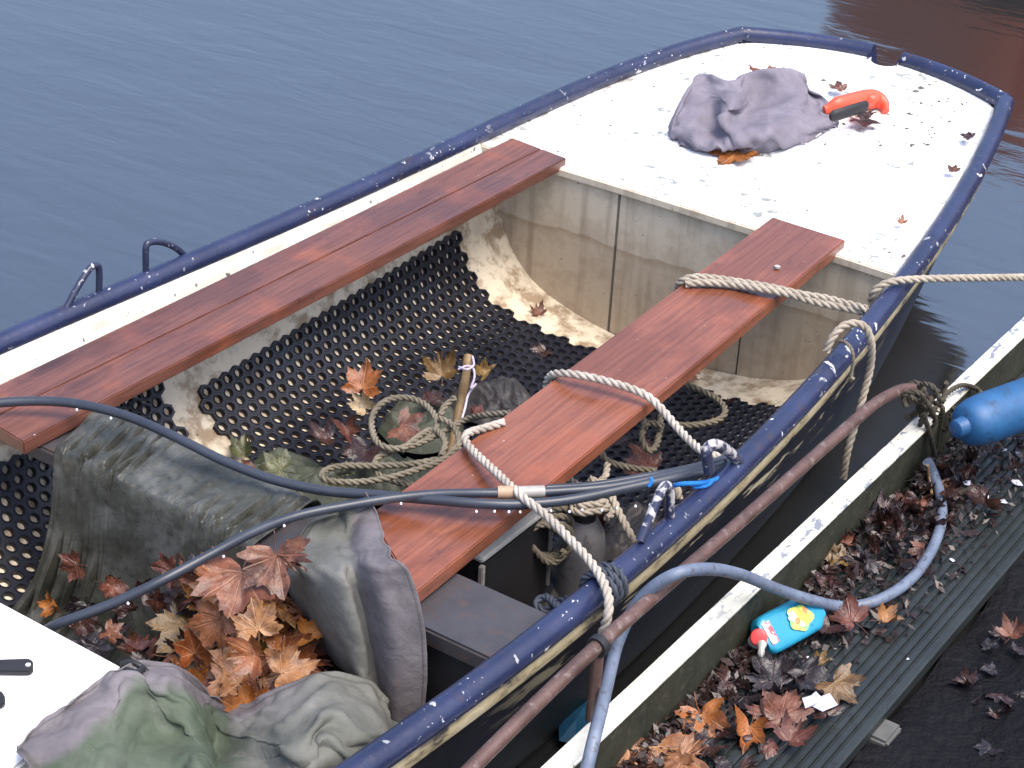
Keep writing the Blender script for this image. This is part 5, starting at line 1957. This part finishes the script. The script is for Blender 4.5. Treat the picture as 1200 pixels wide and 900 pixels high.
for (ou, ov, rr_, mi) in ((.004, -.006, .011, 0), (.014, .006, .009, 0), (-.010, .002, .008, 2), (-.017, -.010, .012, 1), (-.004, .013, .007, 1), (.020, -.009, .007, 2)):
    cq = mb.vert(lcn + ba * ou + bs * ov + bn * .0262)
    rgq = []
    for k in range(14):
        a = 2 * pi * k / 14
        r_ = rr_ * (1 + .22 * sin(a * 5 + ou * 400))
        rgq.append(mb.vert(lcn + ba * (ou + cos(a) * r_) + bs * (ov + sin(a) * r_) + bn * .0258))
    for k in range(14):
        mb.face((cq, rgq[k], rgq[(k + 1) % 14]), mi)
mb.build('flower_print', [m_blotch('orange_print', (.62, .30, .05), (.66, .42, .08), 90, .4), m_blotch('pale_green_print', (.35, .50, .30), (.50, .60, .45), 90, .4), m_blotch('red_print', (.6, .16, .06), (.65, .28, .08), 90, .4)], bot)
mb = MB()
rows = []
for i in range(4):
    t = .035 + .035 * i
    rows.append([bt0 + ba * (L * t) + bs * b_ + bn * (.0215 * (0.75 + .25 * min(1, t / .08)) * max(0.0, 1 - (abs(b_) / .0425) ** 5) ** .25 + .0022) for b_ in (-.026, -.014, 0, .014, .022)])
mb.grid(rows)
q = Mat('red_white_print')
co = q.coord('World')
mb.build('shoulder_print', q.set(q.ramp(q.noise(co, 75, 3), [(0.45, (0.7, 0.68, 0.66)), (0.52, (0.6, 0.06, 0.08))]), 0.4), bot)
mb = MB()
capb = P(889, 747, DZ + .045)
mb.lathe(capb, (bn * .8 - ba * .6).normalized(), [(0.0165, 0), (0.0185, .004), (0.0185, .014), (0.0165, .022), (.012, .0235)], 18)
mb.build('cap', RED, bot)
mb = MB()
mb.lathe(bt0 - ba * .012, -ba, [(0.024, -.012), (0.023, 0), (0.0195, .007), (0.016, .009)], 18, sx=.75)
mb.build('collar', CLEAR, bot)
mb = MB()
tdn = P(892, 776, DZ + .022)
mb.tube(resample(catmull([P(893, 754, DZ + .05), P(892, 764, DZ + .042), tdn], 5), .004), lambda t: .013 - .006 * t + .002 * sin(t * 14), 9, squash=.7)
mb.build('nozzle', CLEAR, bot)

# scraps on the pontoon
mb = MB()
sp_ = [(940, 818), (950, 815), (956, 810), (962, 816), (972, 812), (982, 826), (968, 832), (964, 834), (952, 828), (944, 830)]
c_ = mb.vert(P(960, 822, DZ + .045))
rg = [mb.vert(P(a, b, DZ + .038 + rng.uniform(-.004, .006))) for a, b in sp_]
for k in range(len(rg)):
    mb.face((c_, rg[k], rg[(k + 1) % len(rg)]))
tag(mb.build('paper_scrap', PAPER, None, smooth=False), 'torn bluish white scrap of paper beside an ochre leaf on the pontoon', 'litter')
wl = [(1133, 566, .012, 'jagged white scrap at the leaf litter edge, lower of the two by the fender'), (1176, 588, .010, 'white scrap by the right edge of the frame on the pontoon'), (1192, 566, .014, 'pale crumpled scrap furthest right on the pontoon'),
      (1177, 527, .006, 'white crumb below the blue fender'), (1116, 656, .006, 'square white pebble on the grooved boards'), (1155, 582, .012, 'white scrap amid the leaf litter, between hose end and right edge'), (1194, 532, .010, 'pale flake on the pontoon near the fender'),
      (1064, 772, .004, 'tiny white crumb on the grooved boards'), (946, 770, .005, 'small white pebble below the bottle'), (942, 831, .005, 'tiny white pebble left of the paper scrap'), (899, 712, .005, 'small white pebble behind the bottle')]
for (px, py, s_, lb) in wl:
    mb = MB()
    c = P(px, py, DZ + s_ * .5)
    rows = []
    rr_ = random.Random(px)
    top = mb.vert(c + Vector((0, 0, s_ * .6)))
    bot_ = mb.vert(c - Vector((0, 0, s_ * .5)))
    rg = []
    for k in range(7):
        a = 2 * pi * k / 7
        rg.append(mb.vert(c + Vector((cos(a) * s_ * rr_.uniform(.6, 1.3), sin(a) * s_ * rr_.uniform(.6, 1.3), rr_.uniform(-.3, .3) * s_))))
    for k in range(7):
        mb.face((top, rg[k], rg[(k + 1) % 7]))
        mb.face((bot_, rg[(k + 1) % 7], rg[k]))
    tag(mb.build('white_scrap', PAPER, None, smooth=False), lb, 'litter')
# small dull cup fixed on the beam
mb = MB()
mb.lathe(P(881, 716, DZ), (0, 0, 1), [(0.010, 0), (0.012, .03), (0.015, .055), (0.013, .056), (.010, .03)], 14)
tag(mb.build('plastic_cup', m_blotch('smoky_cup_plastic', (.05, .05, .05), (.1, .095, .09), 30, .3, 60, .1, .002), None), 'small smoky plastic cup against the beam behind the bottle', 'cup')

# leaves on the pontoon
pl_list = [
    (822, 838, .085, 'orange', 1, 215, (.1, -.5, 1), 'bright orange brown leaf folded at the foot of the white beam'),
    (770, 876, .09, 'tan', 0, 200, (.1, -.3, 1), 'large tan leaf at the bottom edge of the frame on the pontoon'),
    (735, 892, .06, 'tan', 2, 140, (.1, -.3, 1), 'tan leaf at the bottom left of the pontoon'),
    (800, 888, .07, 'tan', 4, 250, (.1, -.3, 1), 'tan leaf overlapping the large leaf at the bottom edge'),
    (878, 852, .07, 'orange', 6, 170, (.2, -.4, 1), 'narrow curled orange leaf left of the lobed brown leaf'),
    (915, 842, .085, 'rust', 0, 30, (.1, -.2, 1), 'dull brown lobed leaf lying left of the paper scrap'),
    (925, 868, .06, 'rust', 3, 330, (.1, -.2, 1), 'dull brown leaf with a long tip below the lobed brown leaf'),
    (978, 800, .07, 'ochre', 0, 235, (.1, -.3, 1), 'ochre plane leaf flat on the boards above the paper scrap'),
    (998, 728, .075, 'rust', 1, 60, (.1, -.3, 1), 'rust brown leaf under the hose right of the bottle'),
    (1035, 728, .05, 'tan', 6, 285, (.1, -.3, 1), 'long curled tan leaf tip pointing over the grooved boards'),
    (972, 735, .06, 'dark', 3, 160, (.1, -.3, 1), 'dark brown leaf beside the bottle base'),
    (850, 800, .07, 'dark', 2, 130, (.1, -.4, 1), 'dark maroon leaf at the foot of the beam below the bottle cap'),
    (985, 655, .055, 'ochre', 1, 110, (.1, -.3, 1), 'yellowish ochre leaf in the litter above the hose'),
    (968, 836, .05, 'dark', 0, 20, (.1, -.1, 1), 'dark brown leaf under the paper scrap'),
    (960, 778, .035, 'ochre', 6, 300, (.1, -.3, 1), 'small curled ochre leaf above the ochre plane leaf'),
    (975, 690, .07, 'dark', 5, 80, (.1, -.2, 1), 'flat purple brown leaf in the hose bend'),
    (940, 790, .08, 'black', 1, 200, (.1, -.1, 1), 'sodden black leaf flat on the pontoon below the bottle'),
    (905, 800, .08, 'black', 4, 20, (.1, -.1, 1), 'sodden black leaf flat on the pontoon below the bottle nozzle'),
    (1185, 745, .05, 'rust', 3, 20, (-.2, -.4, 1), 'rust leaf in the dark mud at the right edge'),
]
for (px, py, sz, col, var, sp, fc, lb) in pl_list:
    leaf(P(px, py, DZ + .018), sz, col, rng, var, tilt=(0, 0), face=Vector(fc), spin=radians(sp), label=lb)
for i in range(210):
    t = rng.random()
    px, py = lerp(1125, 880, t) + rng.gauss(0, 26), lerp(560, 705, t) + rng.gauss(0, 26)
    p = P(px, py, DZ + .015)
    if p.x < .955 or p.x > 1.15 or (872 < px < 970 and 690 < py < 785):
        continue
    lc_ = rng.choices(['dark', 'rust', 'black', 'ochre', 'tan'], [7, 2, 4, .3, .3])[0]
    zone = 'far above the hose' if py < 640 else 'in the bend of the hose'
    leaf(p + Vector((0, 0, rng.uniform(0, .02))), rng.uniform(.022, .052), lc_, rng, rng.choice([3, 5, 6, 6, 8, 9, 9]), tilt=(rng.gauss(0, .6), rng.gauss(0, .6)),
         label='curled %s leaf in litter along the beam, %s' % (CW[lc_], zone), group='%s leaf litter along the beam, %s' % (CW[lc_], zone))
for i in range(45):
    px, py = rng.uniform(700, 960), rng.uniform(735, 905)
    p = P(px, py, DZ + .01)
    if p.x < .965 or p.x > 1.14 or (872 < px < 975 and 690 < py < 790):
        continue
    lc_ = rng.choices(['dark', 'rust', 'black'], [3, 1, 5])[0]
    zone = 'above' if py < 800 else 'below'
    leaf(p, rng.uniform(.03, .06), lc_, rng, tilt=(rng.gauss(0, .2), rng.gauss(0, .2)), label='sodden %s leaf pressed on the pontoon, %s the paper scrap' % (CW[lc_], zone), group='sodden %s leaves %s the paper scrap' % (CW[lc_], zone))
for i in range(22):
    px, py = rng.uniform(1130, 1215), rng.uniform(690, 900)
    p = P(px, py, -.36)
    if p.x < 1.33:
        continue
    lc_ = rng.choice(['dark', 'black', 'black'])
    leaf(p + Vector((0, 0, .03)), rng.uniform(.025, .045), lc_, rng, label='wet %s leaf in the dark mud beside the pontoon' % CW[lc_], group='%s leaves in the mud' % CW[lc_])

# fine litter mass along the beam
mb = MB()
for i in range(4200):
    t = rng.random()
    y = lerp(2.1, 4.4, rng.random())
    sprd = .035 + .10 * smooth01((y - 2.75) / .6)
    x = .942 + .012 * (y - 2.2) / 1.6 + abs(rng.gauss(0, sprd))
    if x > 1.2:
        continue
    c = Vector((x, y, DZ + .004 + rng.uniform(0, .022) * math.exp(-(x - .958) / .08)))
    s_ = rng.uniform(.003, .013) * (1.5 if rng.random() < .12 else 1)
    a = rng.uniform(0, 2 * pi)
    u = Vector((cos(a), sin(a), rng.gauss(0, .4))) * s_
    v = Vector((-sin(a), cos(a), rng.gauss(0, .4))) * s_ * rng.uniform(.25, .6)
    b = Vector((0, 0, s_ * rng.uniform(.1, .5)))
    i0 = [mb.vert(c - u), mb.vert(c + v), mb.vert(c + u + b), mb.vert(c - v + b)]
    mb.face(i0)
FINE = m_blotch('leaf_crumb', (0.008, 0.005, 0.005), (0.028, 0.012, 0.010), 45, 0.4, 80, 0.2, 0.002, (0.055, 0.024, 0.018))  # dark maroon crumbs, darkened further so the colour carries the pontoon's shade
tag(mb.build('leaf_litter', FINE, None, smooth=False), 'fine dark leaf litter drifted along the foot of the white beam', 'litter', kind='stuff')

# blue plastic and junk floating between hull and pontoon
mb = MB()
pts = [(655, 845), (668, 822), (690, 818), (700, 832), (694, 858), (672, 872), (655, 868)]
c_ = mb.vert(P(676, 842, -.30))
rg = [mb.vert(P(a, b, -.335 + rng.uniform(-.01, .02))) for a, b in pts]
for k in range(len(rg)):
    mb.face((c_, rg[k], rg[(k + 1) % len(rg)]))
tag(mb.build('plastic_sheet', BLUEP, None, smooth=False), 'scrap of blue plastic floating between the hull and the white beam', 'litter')
# ------------------------------------------------------------------ moored barge beyond the frame, seen only in the water


def barge_pt(px, py, h):
    W_ = P(px, py, WZ)
    k = 1 + h / (CAM.z - WZ)
    return Vector((CAM.x + (W_.x - CAM.x) * k, CAM.y + (W_.y - CAM.y) * k, WZ + h))


barge = thing('moored_barge', (2.0, 9.5, WZ), 'brown hulled barge mirrored in the water beyond the white deck', 'barge')
tops = [barge_pt(962, 30, 1.25), barge_pt(1030, 92, 1.22), barge_pt(1100, 155, 1.2), barge_pt(1165, 182, 1.2), barge_pt(1215, 187, 1.2), barge_pt(1215, 187, 1.2) + Vector((4, -0.6, 0)), barge_pt(1215, 187, 1.2) + Vector((8, -0.8, 0))]
back = Vector((2.2, 3.0, 0))


def low(p, f, z, i):
    rk_ = (0.42, 0.25, .1, .04, 0, 0, 0)[i]
    return Vector((p.x + rk_ * f, p.y + 0.12 * f, z))


def belt(lo_z, hi_z):
    T = [low(p, (1.2 - (hi_z - WZ)) / 1.2, hi_z if hi_z < WZ + 1.19 else p.z, i) for i, p in enumerate(tops)]
    B_ = [low(p, (1.2 - (lo_z - WZ)) / 1.2, lo_z, i) for i, p in enumerate(tops)]
    return T, B_


mb = MB()
T, B_ = belt(WZ + .5, WZ + 1.2)
mb.grid([catmull(T, 5), catmull(B_, 5)])
bk_ = [p + back for p in T]
mb.grid([catmull(T, 5), catmull(bk_, 5)])
mb.grid([catmull(bk_, 5), catmull([p + back for p in B_], 5)])
mb.grid([[T[0], bk_[0]], [B_[0], B_[0] + back]])
mb.build('barge_topside', BROWNHULL, barge)
mb = MB()
T, B_ = belt(WZ - .3, WZ + .5)
mb.grid([catmull(T, 5), catmull(B_, 5)])
mb.grid([catmull([p + back for p in T], 5), catmull([p + back for p in B_], 5)])
mb.grid([[T[0], T[0] + back], [B_[0], B_[0] + back]])
mb.build('barge_bottom', TARHULL, barge)

bpy.context.view_layer.update()
